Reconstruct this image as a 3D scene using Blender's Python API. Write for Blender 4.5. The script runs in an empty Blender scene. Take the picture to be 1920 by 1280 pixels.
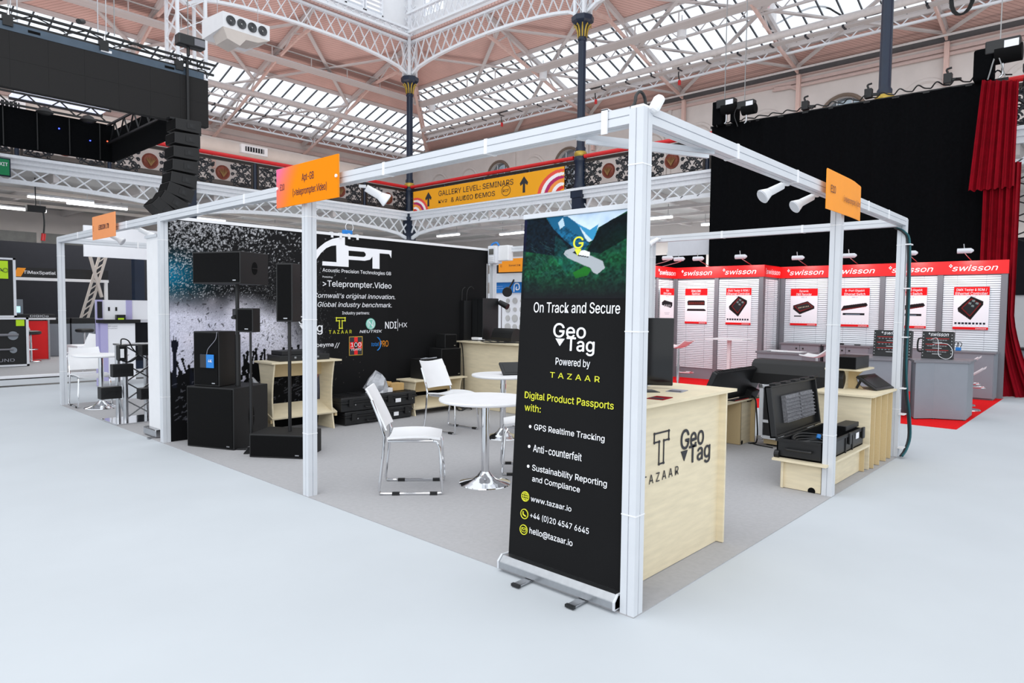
import bpy, bmesh, math, random
import numpy as np
from mathutils import Matrix, Vector
random.seed(7); rng = np.random.RandomState(7)
S = bpy.context.scene; COL = S.collection
PI = math.pi
# ------------------------------------------------------------------ camera
cam = bpy.data.cameras.new('camera'); cam_o = bpy.data.objects.new('camera', cam); COL.objects.link(cam_o); S.camera = cam_o
YAW, PITCH, ROLL = 0.742489066, -0.0495005506, 0.0109193941
fw = Vector((math.cos(YAW)*math.cos(PITCH), math.sin(YAW)*math.cos(PITCH), math.sin(PITCH)))
rt = Vector((math.sin(YAW), -math.cos(YAW), 0)); up = rt.cross(fw)
r2 = rt*math.cos(ROLL)+up*math.sin(ROLL); u2 = up*math.cos(ROLL)-rt*math.sin(ROLL)
cm = Matrix((r2, u2, -fw)).transposed().to_4x4(); cm.translation = (-2.7828, -1.72708, 1.5101)
cam_o.matrix_world = cm
cam.sensor_width = 36; cam.lens = 1260.46522/1920*36; cam.clip_end = 200; cam.clip_start = 0.05
# ------------------------------------------------------------------ world and light
w = bpy.data.worlds.new('overcast_sky'); S.world = w; w.use_nodes = True
bg = w.node_tree.nodes['Background']; bg.inputs[0].default_value = (0.90, 0.95, 1.0, 1); bg.inputs[1].default_value = 1.35
S.view_settings.view_transform = 'Standard'; S.view_settings.look = 'None'; S.view_settings.gamma = 1
S.view_settings.use_curve_mapping = False; S.view_settings.exposure = 0.0
def area(name, loc, size, power, rot=(0,0,0), col=(1,1,1), sy=None):
    l = bpy.data.lights.new(name, 'AREA'); l.energy = power; l.color = col; l.size = size
    if sy: l.shape = 'RECTANGLE'; l.size_y = sy
    o = bpy.data.objects.new(name, l); o.location = loc; o.rotation_euler = rot; COL.objects.link(o); return o
area('overhead_fill_light', (-3, 1, 10.5), 7, 300, (0, 0, 0), (1, .98, .95))  # added fill shining down from out of view
area('camera_side_fill', (-13.5, -8, 8), 12, 900, (math.radians(80), 0, math.radians(-50)), (.95,.97,1), 5)  # added fill from behind the camera, brightens upright surfaces
area('gallery_tube_light_glow', (6, 21.6, 4.3), 10, 500, (0,0,0), (1,1,1), 3)
area('gallery_tube_light_glow', (16.2, 8, 4.3), 3, 800, (0,0,0), (1,1,1), 14)
area('roof_fill_light', (14.6, 5, 5.0), 1.2, 230, (PI,0,0), (1,.93,.9), 26)  # added upward fill, hidden behind the rail, brightens the right roof
area('roof_fill_light', (2, 19.8, 5.0), 26, 300, (PI,0,0), (1,.84,.8), 1.2)  # added pinkish fill for the left roof, no fitting modelled
# ------------------------------------------------------------------ helpers
def lin(c): return tuple((x/12.92 if x <= .04045 else ((x+.055)/1.055)**2.4) for x in c)
def hx(r, g, b): return lin((r/255, g/255, b/255))
def mat(name, c, rough=.5, metal=0, var=.06, scale=8, bump=0, emit=0, spec=.5, stretch=None):
    m = bpy.data.materials.new(name); m.use_nodes = True; nt = m.node_tree; p = nt.nodes['Principled BSDF']
    p.inputs['Roughness'].default_value = rough; p.inputs['Metallic'].default_value = metal
    p.inputs['Specular IOR Level'].default_value = spec
    tc = nt.nodes.new('ShaderNodeTexCoord'); no = nt.nodes.new('ShaderNodeTexNoise'); no.inputs['Scale'].default_value = scale
    no.inputs['Detail'].default_value = 4
    src = tc.outputs['Object']
    if stretch:
        mp = nt.nodes.new('ShaderNodeMapping'); mp.inputs['Scale'].default_value = stretch
        nt.links.new(src, mp.inputs[0]); src = mp.outputs[0]
    nt.links.new(src, no.inputs['Vector'])
    r = nt.nodes.new('ShaderNodeValToRGB'); r.color_ramp.elements[0].position = .3; r.color_ramp.elements[1].position = .7
    r.color_ramp.elements[0].color = (*[x*(1-var) for x in c], 1); r.color_ramp.elements[1].color = (*[min(1, x*(1+var)) for x in c], 1)
    nt.links.new(no.outputs['Fac'], r.inputs[0]); nt.links.new(r.outputs[0], p.inputs['Base Color'])
    if bump:
        b = nt.nodes.new('ShaderNodeBump'); b.inputs['Strength'].default_value = bump; b.inputs['Distance'].default_value = .004
        nt.links.new(no.outputs['Fac'], b.inputs['Height']); nt.links.new(b.outputs[0], p.inputs['Normal'])
    if emit:
        p.inputs['Emission Color'].default_value = (*c, 1); p.inputs['Emission Strength'].default_value = emit
    return m
M_carpet_w = mat('pale_carpet', (.52,.55,.58), .95, var=.025, scale=1.2, spec=.1)
M_carpet_g = mat('grey_carpet', (.405,.40,.41), .95, var=.04, scale=30, bump=.3, spec=.1)
M_carpet_r = mat('red_carpet', hx(222,24,28), .95, var=.05, scale=30, bump=.3, spec=.1)
M_alu = mat('white_coated_aluminium', hx(208,211,216), .35, var=.02)
M_white = mat('white_paint', hx(232,232,234), .45, var=.02)
M_iron = mat('white_painted_iron', hx(232,234,238), .5, var=.04, scale=20)
M_iron2 = mat('dusty_white_iron', hx(205,198,196), .6, var=.06, scale=10)
M_pinkiron = mat('pink_tinted_iron', hx(218,186,176), .6, var=.08, scale=6)
M_navy = mat('navy_cast_iron', hx(17,32,54), .35, var=.1, scale=6)
M_gold = mat('gilded_iron', hx(190,160,70), .35, .6, var=.15)
M_red = mat('red_gloss_rail', hx(212,28,32), .3, var=.05)
M_redp = mat('red_panel', hx(236,12,16), .4, var=.02)
M_blk = mat('black_cabinet_paint', hx(15,15,16), .55, var=.15, scale=200, bump=.15)
M_blk2 = mat('black_plastic', hx(21,22,24), .4, var=.1, scale=30)
M_blk3 = mat('black_metal', hx(14,14,16), .5, 0, var=.1)
M_grille = mat('black_grille_foam', hx(5,5,6), .9, var=.3, scale=300, bump=.3, spec=.2)
M_drape = mat('black_drape_cloth', hx(8,9,11), 1, var=.2, scale=20, spec=.08)
M_board = mat('black_stand_board', hx(24,24,25), .8, var=.05, scale=3, spec=.12)
M_dark = mat('charcoal_stand_wall', hx(30,31,36), .8, var=.06, spec=.2)
M_ply = mat('birch_plywood', hx(222,209,180), .6, var=.07, scale=5, stretch=(1,1,7), spec=.3)
M_plye = mat('plywood_edge', hx(200,178,136), .6, var=.12, scale=60, stretch=(1,1,20))
M_chrome = mat('polished_chrome', (.78,.79,.81), .08, 1, var=.02)
M_steel = mat('brushed_aluminium', (.5,.51,.53), .3, 1, var=.05, scale=30)
M_screen = mat('dark_glass_screen', hx(12,12,14), .08, var=.05)
M_led = mat('led_wall_black', hx(38,37,37), .75, var=.08, scale=150, spec=.2)
M_ledplate = mat('blue_grey_steel', hx(70,84,98), .4, .4, var=.12, scale=6)
M_curt = mat('crimson_velvet', hx(132,0,20), .85, var=.15, scale=6, spec=.15)
M_grey = mat('grey_laminate', hx(132,138,146), .45, var=.02)
M_grey2 = mat('dark_grey_upright', hx(118,118,124), .45, var=.02)
M_lgrey = mat('light_grey_slat', hx(218,220,226), .5, var=.02)
M_wall = mat('painted_brick_wall', hx(214,206,202), .8, var=.04, scale=2, bump=.1)
M_wallw = mat('white_hall_wall', hx(205,203,200), .8, var=.05, scale=2)
M_ceil = mat('grey_soffit', hx(190,188,186), .85, var=.08, scale=2)
M_dimw = mat('dull_window_pane', hx(96,96,92), .3, var=.2, scale=6)
M_org = mat('orange_sign', hx(246,150,20), .5, var=.02)
M_txtW = mat('white_print', hx(240,240,244), .5, var=.01)
M_txtY = mat('yellow_print', hx(222,222,50), .5, var=.01)
M_txtK = mat('dark_print', hx(38,38,44), .6, var=.01)
M_txtP = mat('dark_purple_print', hx(62,18,52), .6, var=.01)
M_green = mat('lime_print', hx(182,222,20), .5, var=.01)
M_exit = mat('exit_green', hx(20,130,80), .4, var=.02)
M_blue = mat('blue_print', hx(20,120,200), .5, var=.02)
M_teal = mat('teal_print', hx(120,200,180), .5, var=.02)
M_lav = mat('lilac_panel', hx(178,172,214), .5, var=.02)
M_card = mat('cardboard', hx(196,160,104), .8, var=.08, scale=8)
M_bag = mat('crumpled_plastic', hx(170,172,178), .25, var=.2, scale=12, bump=.4)
M_tube = mat('lit_fluorescent_tube', (1,1,1), .5, emit=5)
M_scr_on = mat('lit_screen', hx(170,220,245), .4, emit=1.2, var=.1)
M_ledB = mat('blue_indicator', hx(60,80,255), .4, emit=4)
M_ledR = mat('red_indicator', hx(255,90,60), .4, emit=3)
M_cable = mat('black_cable_rubber', hx(18,20,22), .5, var=.1)
M_cableT = mat('teal_cable_rubber', hx(20,84,92), .5, var=.1)
M_softlight = mat('soft_light_panel', hx(225,230,250), .5, emit=.9, var=.01)
M_rope = mat('steel_chain', hx(150,150,150), .4, .8)
M_duct = mat('cream_duct', hx(206,196,188), .5, var=.04, scale=3)
M_pinkseat = mat('pale_stool_shell', hx(236,226,228), .3, var=.02)
M_foam = mat('grey_foam', hx(120,120,124), .95, var=.3, scale=60, bump=.6)
M_lgtxt = mat('grey_print', hx(150,150,160), .6, var=.01)
def timber():
    m = mat('painted_roof_boards', hx(216,178,168), .8, var=.08, scale=1.2); nt = m.node_tree; p = nt.nodes['Principled BSDF']
    tc = nt.nodes.new('ShaderNodeTexCoord'); sx = nt.nodes.new('ShaderNodeSeparateXYZ'); nt.links.new(tc.outputs['Object'], sx.inputs[0])
    ad = nt.nodes.new('ShaderNodeMath'); ad.operation = 'ADD'; nt.links.new(sx.outputs[0], ad.inputs[0]); nt.links.new(sx.outputs[1], ad.inputs[1])
    mu = nt.nodes.new('ShaderNodeMath'); mu.operation = 'MULTIPLY'; mu.inputs[1].default_value = 7; nt.links.new(ad.outputs[0], mu.inputs[0])
    fr = nt.nodes.new('ShaderNodeMath'); fr.operation = 'FRACT'; nt.links.new(mu.outputs[0], fr.inputs[0])
    gt = nt.nodes.new('ShaderNodeMath'); gt.operation = 'LESS_THAN'; gt.inputs[1].default_value = .1; nt.links.new(fr.outputs[0], gt.inputs[0])
    mx = nt.nodes.new('ShaderNodeMix'); mx.data_type = 'RGBA'; nt.links.new(gt.outputs[0], mx.inputs[0])
    old = p.inputs['Base Color'].links[0].from_socket; nt.links.new(old, mx.inputs[6]); mx.inputs[7].default_value = (*hx(150,112,104), 1)
    nt.links.new(mx.outputs[2], p.inputs['Base Color']); return m
M_timber = timber()
def glassmat(name, tr, tint):
    m = bpy.data.materials.new(name); m.use_nodes = True; nt = m.node_tree; nt.nodes.clear()
    o = nt.nodes.new('ShaderNodeOutputMaterial'); a = nt.nodes.new('ShaderNodeBsdfTransparent'); b = nt.nodes.new('ShaderNodeBsdfTranslucent')
    a.inputs[0].default_value = (*tint, 1); no = nt.nodes.new('ShaderNodeTexNoise'); no.inputs['Scale'].default_value = 1.5
    r = nt.nodes.new('ShaderNodeValToRGB'); r.color_ramp.elements[0].color = (.8,.82,.84,1); r.color_ramp.elements[1].color = (.97,.98,1,1)
    nt.links.new(no.outputs['Fac'], r.inputs[0]); nt.links.new(r.outputs[0], b.inputs[0])
    x = nt.nodes.new('ShaderNodeMixShader'); x.inputs[0].default_value = tr
    nt.links.new(a.outputs[0], x.inputs[1]); nt.links.new(b.outputs[0], x.inputs[2]); nt.links.new(x.outputs[0], o.inputs[0]); return m
M_glass = glassmat('roof_glass', .25, (.97,.98,1))
def printed():
    m = bpy.data.materials.new('printed_colours'); m.use_nodes = True; nt = m.node_tree; p = nt.nodes['Principled BSDF']
    a = nt.nodes.new('ShaderNodeVertexColor'); a.layer_name = 'Col'; nt.links.new(a.outputs[0], p.inputs['Base Color'])
    p.inputs['Roughness'].default_value = .7; p.inputs['Specular IOR Level'].default_value = .12; return m
M_print = printed()

MW = {}                                                # object name -> world matrix
def wm(o): return MW.get(o.name, Matrix.Identity(4)) if o else Matrix.Identity(4)
def tag(o, label, cat, group=None, kind=None):
    if label: o['label'] = label
    if cat: o['category'] = cat
    if group: o['group'] = group
    if kind: o['kind'] = kind
    return o
def thing(name, label, cat, loc=(0,0,0), rz=0, group=None):
    o = bpy.data.objects.new(name, None); COL.objects.link(o); o.empty_display_size = .1
    o.location = loc; o.rotation_euler = (0, 0, rz); MW[o.name] = Matrix.Translation(loc) @ Matrix.Rotation(rz, 4, 'Z')
    return tag(o, label, cat, group)
def link(name, me, parent=None, local=None):
    o = bpy.data.objects.new(name, me); COL.objects.link(o); L = local or Matrix.Identity(4)
    if parent: o.parent = parent
    o.matrix_local = L; MW[o.name] = wm(parent) @ L; return o
def crom(P, k=4):
    o = []; Q = [P[0]*2-P[1]]+P+[P[-1]*2-P[-2]]
    for i in range(1, len(Q)-2):
        a, b, c, d = Q[i-1], Q[i], Q[i+1], Q[i+2]
        for j in range(k):
            t = j/k; o.append(.5*((2*b)+(c-a)*t+(2*a-5*b+4*c-d)*t*t+(3*b-a-3*c+d)*t**3))
    return o+[P[-1]]
class MB:
    def __init__(s): s.v = []; s.f = []; s.m = []
    def add(s, vs, fs, m=0):
        n = len(s.v); s.v += [tuple(x) for x in vs]; s.f += [tuple(i+n for i in q) for q in fs]; s.m += [m]*len(fs); return s
    def box(s, x0, x1, y0, y1, z0, z1, m=0, T=None):
        vs = [(x, y, z) for z in (z0, z1) for x, y in ((x0,y0),(x1,y0),(x1,y1),(x0,y1))]
        if T: vs = [T @ Vector(v) for v in vs]
        return s.add(vs, [(3,2,1,0),(4,5,6,7),(0,1,5,4),(1,2,6,5),(2,3,7,6),(3,0,4,7)], m)
    def bar(s, p0, p1, w=.04, h=None, m=0, up=(0,0,1)):
        return s.box(-.5, .5, -.5, .5, 0, 1, m, barM(p0, p1, w, h or w, up))
    def cyl(s, p0, p1, r0, r1=None, n=16, m=0):
        r1 = r0 if r1 is None else r1; T = barM(p0, p1, 1, 1)
        vs = [T @ Vector((math.cos(2*PI*i/n)*r, math.sin(2*PI*i/n)*r, z)) for z, r in ((0,r0),(1,r1)) for i in range(n)]
        return s.add(vs, [tuple(range(n-1,-1,-1)), tuple(range(n,2*n))]+[(i,(i+1)%n,n+(i+1)%n,n+i) for i in range(n)], m)
    def lathe(s, prof, c=(0,0,0), n=28, m=0):
        c = Vector(c); vs = [c+Vector((math.cos(2*PI*i/n)*r, math.sin(2*PI*i/n)*r, z)) for r, z in prof for i in range(n)]; k = len(prof)
        fs = [(j*n+i, j*n+(i+1)%n, (j+1)*n+(i+1)%n, (j+1)*n+i) for j in range(k-1) for i in range(n)]
        fs += [tuple(range(n-1,-1,-1)), tuple((k-1)*n+i for i in range(n))]
        return s.add(vs, fs, m)
    def tube(s, pts, r, n=8, m=0):
        pts = [Vector(p) for p in pts]
        if not isinstance(r, (list,tuple)) and 3 <= len(pts) <= 12: pts = crom(pts)
        vs = []; nrm = None
        for i, p in enumerate(pts):
            t = (pts[min(i+1,len(pts)-1)]-pts[max(i-1,0)]).normalized()
            if nrm is None: nrm = t.orthogonal().normalized()
            nrm = (nrm-t*nrm.dot(t)); nrm = nrm.normalized() if nrm.length > 1e-6 else t.orthogonal().normalized(); b = t.cross(nrm)
            rr = r[i] if isinstance(r, (list,tuple)) else r
            vs += [p+(nrm*math.cos(2*PI*k/n)+b*math.sin(2*PI*k/n))*rr for k in range(n)]
        L = len(pts)
        fs = [(j*n+k, j*n+(k+1)%n, (j+1)*n+(k+1)%n, (j+1)*n+k) for j in range(L-1) for k in range(n)]
        fs += [tuple(range(n-1,-1,-1)), tuple((L-1)*n+k for k in range(n))]
        return s.add(vs, fs, m)
    def prism(s, poly, T, d, m=0):                      # polygon in the XY of frame T, from z=0 to z=d
        n = len(poly); vs = [T @ Vector((x, y, 0)) for x, y in poly]+[T @ Vector((x, y, d)) for x, y in poly]
        return s.add(vs, [tuple(range(n-1,-1,-1)), tuple(range(n,2*n))]+[(i,(i+1)%n,n+(i+1)%n,n+i) for i in range(n)], m)
    def mesh(s, name, mats, smooth=False):
        me = bpy.data.meshes.new(name); me.from_pydata([tuple(v) for v in s.v], [], s.f)
        for x in (mats if isinstance(mats, (list,tuple)) else [mats]): me.materials.append(x)
        if any(s.m): me.polygons.foreach_set('material_index', s.m)
        if smooth: me.polygons.foreach_set('use_smooth', [True]*len(me.polygons)); me.set_sharp_from_angle(angle=math.radians(40))
        me.update(); return me
    def build(s, name, mats, parent=None, world=True, smooth=False, bevel=0, local=None):
        if world and parent: I = wm(parent).inverted(); s.v = [tuple(I @ Vector(v)) for v in s.v]
        o = link(name, s.mesh(name, mats, smooth), parent, local)
        if bevel: b = o.modifiers.new('bevel', 'BEVEL'); b.width = bevel; b.segments = 2; b.limit_method = 'ANGLE'
        return o
def barM(p0, p1, w, h, up=(0,0,1)):
    p0, p1 = Vector(p0), Vector(p1); d = p1-p0; L = d.length; z = d.normalized(); u = Vector(up)
    if abs(z.dot(u)) > .98: u = Vector((1,0,0))
    x = u.cross(z).normalized(); y = z.cross(x)
    R = Matrix((x*w, y*h, z*L)).transposed().to_4x4(); R.translation = p0; return R
UNIT = {}
try: FONT = bpy.data.fonts.load(bpy.utils.resource_path('LOCAL')+'/datafiles/fonts/Inter.woff2')   # ships with Blender
except Exception: FONT = None
def unit_bar(m):
    if m.name not in UNIT: UNIT[m.name] = MB().box(-.5,.5,-.5,.5,0,1).mesh('bar_'+m.name, m)
    return UNIT[m.name]
def barp(name, parent, p0, p1, w, h, m, up=(0,0,1)):
    return link(name, unit_bar(m), parent, wm(parent).inverted() @ barM(p0, p1, w, h, up))
def frame(o, u, v):
    u, v = Vector(u).normalized(), Vector(v).normalized(); n = u.cross(v); T = Matrix((u, v, n)).transposed().to_4x4(); T.translation = o; return T
def FY(y, x=0, z=0): return frame((x, y, z), (1,0,0), (0,0,1))        # faces -y
def FX(x, y=0, z=0): return frame((x, y, z), (0,-1,0), (0,0,1))       # faces -x, u = -y
def text(s, T, u0, u1, v0, v1, m, parent=None, bold=.0, shear=0, d=.003, name='lettering', keep=False, sp=1):
    c = bpy.data.curves.new('t', 'FONT'); c.body = s; c.font = FONT or c.font;  c.shear = shear; c.space_character = sp; c.resolution_u = 3; c.fill_mode = 'FRONT'
    o = bpy.data.objects.new('t', c); me0 = o.to_mesh(); n = len(me0.vertices)
    co = np.empty(n*3); me0.vertices.foreach_get('co', co); co = co.reshape(-1,3); fs = [tuple(p.vertices) for p in me0.polygons]; o.to_mesh_clear()
    bpy.data.objects.remove(o); bpy.data.curves.remove(c)
    a, b = co.min(0), co.max(0); su = (u1-u0)/(b[0]-a[0]); sv = (v1-v0)/(b[1]-a[1])
    if keep: sv = su
    mb = MB(); h = (v1-v0)*bold*.45
    for k, (du, dv) in enumerate(((0,0),(-h,0),(h,0),(0,h*.7),(0,-h*.7)) if bold > 0 else ((0,0),)):
        mb.add([T @ Vector((u0+du+(x-a[0])*su, v0+dv+(y-a[1])*sv, d+k*.0002)) for x, y, _ in co], fs)
    return mb.build(name, m, parent)
def plate(name, T, u0, u1, v0, v1, d, m, parent, z0=0, bevel=0):
    return MB().box(u0,u1,v0,v1,z0,z0+d,0,T).build(name, m, parent, bevel=bevel)
# raster prints: numpy array rows bottom->top, sRGB 0..1
def fillpoly(A, pts, col, al=1):
    H, W, _ = A.shape; pts = np.array(pts, float); x0, y0 = np.floor(pts.min(0)).astype(int); x1, y1 = np.ceil(pts.max(0)).astype(int)
    x0, y0, x1, y1 = max(x0,0), max(y0,0), min(x1,W-1), min(y1,H-1)
    if x1 < x0 or y1 < y0: return
    X, Y = np.meshgrid(np.arange(x0,x1+1)+.0, np.arange(y0,y1+1)+.0); ins = np.zeros(X.shape, bool); n = len(pts)
    for i in range(n):
        xa, ya = pts[i]; xb, yb = pts[(i+1) % n]
        if ya == yb: continue
        c = ((ya > Y) != (yb > Y)) & (X < (xb-xa)*(Y-ya)/(yb-ya)+xa); ins ^= c
    R = A[y0:y1+1, x0:x1+1]; R[ins] = R[ins]*(1-al)+np.array(col)*al
def vnoise(H, W, s, seed=0, oct=4):
    r = np.random.RandomState(seed); out = np.zeros((H,W)); amp = 1; tot = 0
    for k in range(oct):
        gh, gw = int(H/s)+3, int(W/s)+3; g = r.rand(gh, gw); y = np.arange(H)/s; x = np.arange(W)/s
        yi, xi = y.astype(int), x.astype(int); fy, fx = (y-yi)[:,None], (x-xi)[None,:]; fy = fy*fy*(3-2*fy); fx = fx*fx*(3-2*fx)
        a = g[yi][:,xi]; b = g[yi][:,xi+1]; c = g[yi+1][:,xi]; d = g[yi+1][:,xi+1]
        out += amp*((a*(1-fx)+b*fx)*(1-fy)+(c*(1-fx)+d*fx)*fy); tot += amp; amp *= .5; s = max(s/2, 1.01)
    return out/tot
def raster(name, A, T, u0, u1, v0, v1, parent, d=.002):
    H, W, _ = A.shape; U = np.linspace(u0,u1,W); V = np.linspace(v0,v1,H)
    UU, VV = np.meshgrid(U, V); P = np.stack([UU.ravel(), VV.ravel(), np.full(UU.size, d), np.ones(UU.size)])
    Tm = np.array(wm(parent).inverted() @ T); Q = (Tm @ P)[:3].T
    idx = np.arange(H*W).reshape(H,W); f = np.stack([idx[:-1,:-1], idx[:-1,1:], idx[1:,1:], idx[1:,:-1]], -1).reshape(-1,4)
    me = bpy.data.meshes.new(name); me.vertices.add(H*W); me.vertices.foreach_set('co', Q.ravel().astype('f'))
    me.loops.add(f.size); me.loops.foreach_set('vertex_index', f.ravel().astype('i')); me.polygons.add(len(f))
    me.polygons.foreach_set('loop_start', np.arange(0, f.size, 4, dtype='i')); me.update(calc_edges=True)
    at = me.color_attributes.new('Col', 'FLOAT_COLOR', 'POINT'); A = np.clip(A, 0, 1)
    L = np.where(A <= .04045, A/12.92, ((A+.055)/1.055)**2.4); at.data.foreach_set('color', np.concatenate([L.reshape(-1,3), np.ones((H*W,1))], 1).ravel().astype('f'))
    me.materials.append(M_print); return link(name, me, parent)

# ================================================================== SETTING
def struct(name, mb, m, **k):
    o = mb.build(name, m, None, **k); o['kind'] = 'structure'; return o
struct('floor', MB().box(-14, 19.4, -10, 25.8, -.1, 0), M_carpet_w)
XW, YW = 19.4, 25.8; CX, CY = 13.2, 18.2
ZR = lambda d: 11.25-.33*d
# right wall with arched windows
def arch_pts(c, z0, r, n=16): return [(c+r*math.cos(PI*i/n), z0+r*math.sin(PI*i/n)) for i in range(n+1)]
def wall_with_arches(name, FT, u0, u1, ztop, arches, blind):
    r = .62; z0 = 7.45; cuts = sorted(arches); mb = MB(); T = FT
    mb.prism([(u0,0),(u1,0),(u1,6.3),(u0,6.3)], T, -.3)
    x = u0
    for c in cuts:
        mb.prism([(x,6.3),(c-r,6.3),(c-r,ztop),(x,ztop)], T, -.3); mb.prism(arch_pts(c,z0,r)+[(c-r,ztop),(c+r,ztop)], T, -.3); x = c+r
    mb.prism([(x,6.3),(u1,6.3),(u1,ztop),(x,ztop)], T, -.3)
    wl = struct(name, mb, M_wall)
    for c in cuts:
        ar = arch_pts(c,z0,r+.05)
        MB().tube([T @ Vector((a,b,.02)) for a, b in [(c+r+.05,6.3)]+ar+[(c-r-.05,6.3)]], .06, 6).build('arch_frame', mat_frame, wl)
        MB().prism([(c-r,6.3),(c+r,6.3)]+arch_pts(c,z0,r)[1:-1]+[(c-r,z0)], T @ Matrix.Translation((0,0,-.2)), .02).build('pane', M_winglass, wl)
        for q in (-.22,.22): MB().bar(T @ Vector((c+q,6.3,-.15)), T @ Vector((c+q,z0+.55,-.15)), .03).build('glazing_bar', M_iron, wl)
        MB().bar(T @ Vector((c-r,z0,-.15)), T @ Vector((c+r,z0,-.15)), .03).build('glazing_bar', M_iron, wl)
    for c in blind:
        MB().tube([T @ Vector((a,b,0)) for a, b in [(c+r,6.3)]+arch_pts(c,z0,r)+[(c-r,6.3)]], .075, 6).build('blind_arch_moulding', M_wall, wl)
    MB().box(u0,u1,8.95,9.1,0,.16,0,T).box(u0,u1,8.75,8.85,0,.08,0,T).build('cornice', M_pinkwall, wl)
    return wl
mat_frame = mat('brown_arch_trim', hx(120,104,92), .6)
M_gutter = mat('dark_gutter', hx(84,84,86), .6)
M_pinkwall = mat('pink_cornice_paint', hx(204,180,174), .7, var=.05)
M_winglass = mat('reflecting_window_glass', hx(150,160,168), .08, .7, var=.1, scale=3)
wr = wall_with_arches('wall_right', FX(XW), -YW, 10, 9.2, [-19.55,-15.6,-5.0], [-23.6,-21.5,-17.5,-13.6,-11.7,-9.8,-7.4,-2.8,-.4])
for (y, z0, z1) in ((18.55,6.2,8.8),(14.6,6.2,8.8),(10.9,6.2,8.8),(6.3,6.2,8.7)):
    MB().box(XW-.07,XW,y-.06,y+.06,z0,z1).build('pilaster', M_wall, wr)
MB().tube([(XW-.1,6.3,6.2),(XW-.1,6.3,8.5),(XW-.1,6.1,8.65),(XW-.1,-8,8.65)], .05, 8).build('wall_pipe', M_pinkwall, wr)
wl = struct('wall_left', MB().box(-14, XW, YW, YW+.3, 0, 8.8), M_wall)
MB().box(-14, XW, YW-.12, YW, 8.3, 8.45).build('cornice', M_pinkwall, wl)
for i in range(4):
    x = -1+i*1.45
    MB().box(x, x+1.3, YW-.05, YW+.02, 2.9, 3.9).build('window_pane', M_dimw, wl)
# ---- roofs (ceiling)
ce = bpy.data.objects.new('ceiling', None); COL.objects.link(ce); ce['kind'] = 'structure'
def sheetR(pts, parent, name='roof_boarding'):           # pts (x,y) on right slope
    mb = MB(); n = len(pts); a = [(x, y, ZR(x-CX)) for x, y in pts]; mb.add(a+[(x,y,z+.08) for x,y,z in a], [tuple(range(n)), tuple(range(2*n-1,n-1,-1))]+[(i,(i+1)%n,n+(i+1)%n,n+i) for i in range(n)]); return mb.build(name, M_timber, parent)
def sheetL(pts, parent, name='roof_boarding'):
    mb = MB(); n = len(pts); a = [(x, y, ZR(y-CY)) for x, y in pts]; mb.add(a+[(x,y,z+.08) for x,y,z in a], [tuple(range(n)), tuple(range(2*n-1,n-1,-1))]+[(i,(i+1)%n,n+(i+1)%n,n+i) for i in range(n)]); return mb.build(name, M_timber, parent)
YB = -9.6; XL = -13.6; GR0, GR1 = 15.3, 18.2; GL0, GL1 = 21.9, 25.0
sheetR([(CX-.1,YB),(GR0,YB),(GR0,CY+GR0-CX),(CX-.1,CY-.1)], ce); sheetR([(GR1,YB),(XW+.2,YB),(XW+.2,CY+XW-CX+.2),(GR1,CY+GR1-CX)], ce)
sheetL([(XL,CY-.1),(CX-.1,CY-.1),(CX+GL0-CY,GL0),(XL,GL0)], ce); sheetL([(XL,GL1),(CX+GL1-CY,GL1),(XW+.1,YW-.8),(XW+.1,YW+.1),(XL,YW+.1)], ce)
gl = thing('roof_glazing', 'long band of white roof glass over the right-hand aisle', 'skylight', (16.7, 8, ZR(3.5)))
g2 = thing('roof_glazing', 'long band of white roof glass over the left-hand aisle', 'skylight', (5, 23.4, ZR(5.2)))
PS = .487
def pane(parent, corners, m):
    mb = MB(); a = [Vector(c) for c in corners]; mb.add(a+[c+Vector((0,0,.012)) for c in a], [(0,1,2,3),(7,6,5,4),(0,4,5,1),(1,5,6,2),(2,6,7,3),(3,7,4,0)]); return mb
M_gbar = mat('dark_glazing_bar', hx(48,50,56), .5)
def band(parent, right):
    if right: lo, hi, a, b, cc = YB, CY+GR1-CX, GR0, GR1, CY-CX
    else: lo, hi, a, b, cc = XL, min(CX+GL1-CY, XW), GL0, GL1, CX-CY
    n = int((hi-lo)/PS); me = None
    org = CX if right else CY
    P = (lambda s, t, dz=0: (t, s, ZR(t-org)+dz)) if right else (lambda s, t, dz=0: (s, t, ZR(t-org)+dz))
    for i in range(n):
        s0, s1 = lo+i*PS+.015, lo+(i+1)*PS-.015; t0, t1 = max(a, s0-cc), max(a, s1-cc)
        if t0 >= b-.05: continue
        mid = (max(t0,t1)+b)/2
        if t0 > a or t1 > a:
            pane(parent, [P(s0,t0),P(s1,min(t1,b)),P(s1,b),P(s0,b)], 0).build('pane', M_glass, parent)
        else:
            if me is None: me = pane(parent, [Vector(P(s0,a))-Vector(P(s0,a)), Vector(P(s1,a))-Vector(P(s0,a)), Vector(P(s1,b))-Vector(P(s0,a)), Vector(P(s0,b))-Vector(P(s0,a))], 0).mesh('pane', M_glass)
            link('pane', me, parent, wm(parent).inverted() @ Matrix.Translation(P(s0,a)))
        barp('glazing_bar', parent, P(s1+.015, max(a, s1-cc), -.01), P(s1+.015, b, -.01), .03, .06, M_gbar)
    barp('edge_beam', parent, P(lo,b,-.06), P(hi,b,-.06), .14, .14, M_iron2); barp('edge_beam', parent, P(lo,a,-.06), P(min(hi,a+cc),a,-.06), .1, .12, M_iron2)
band(gl, True); band(g2, False)
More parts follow.
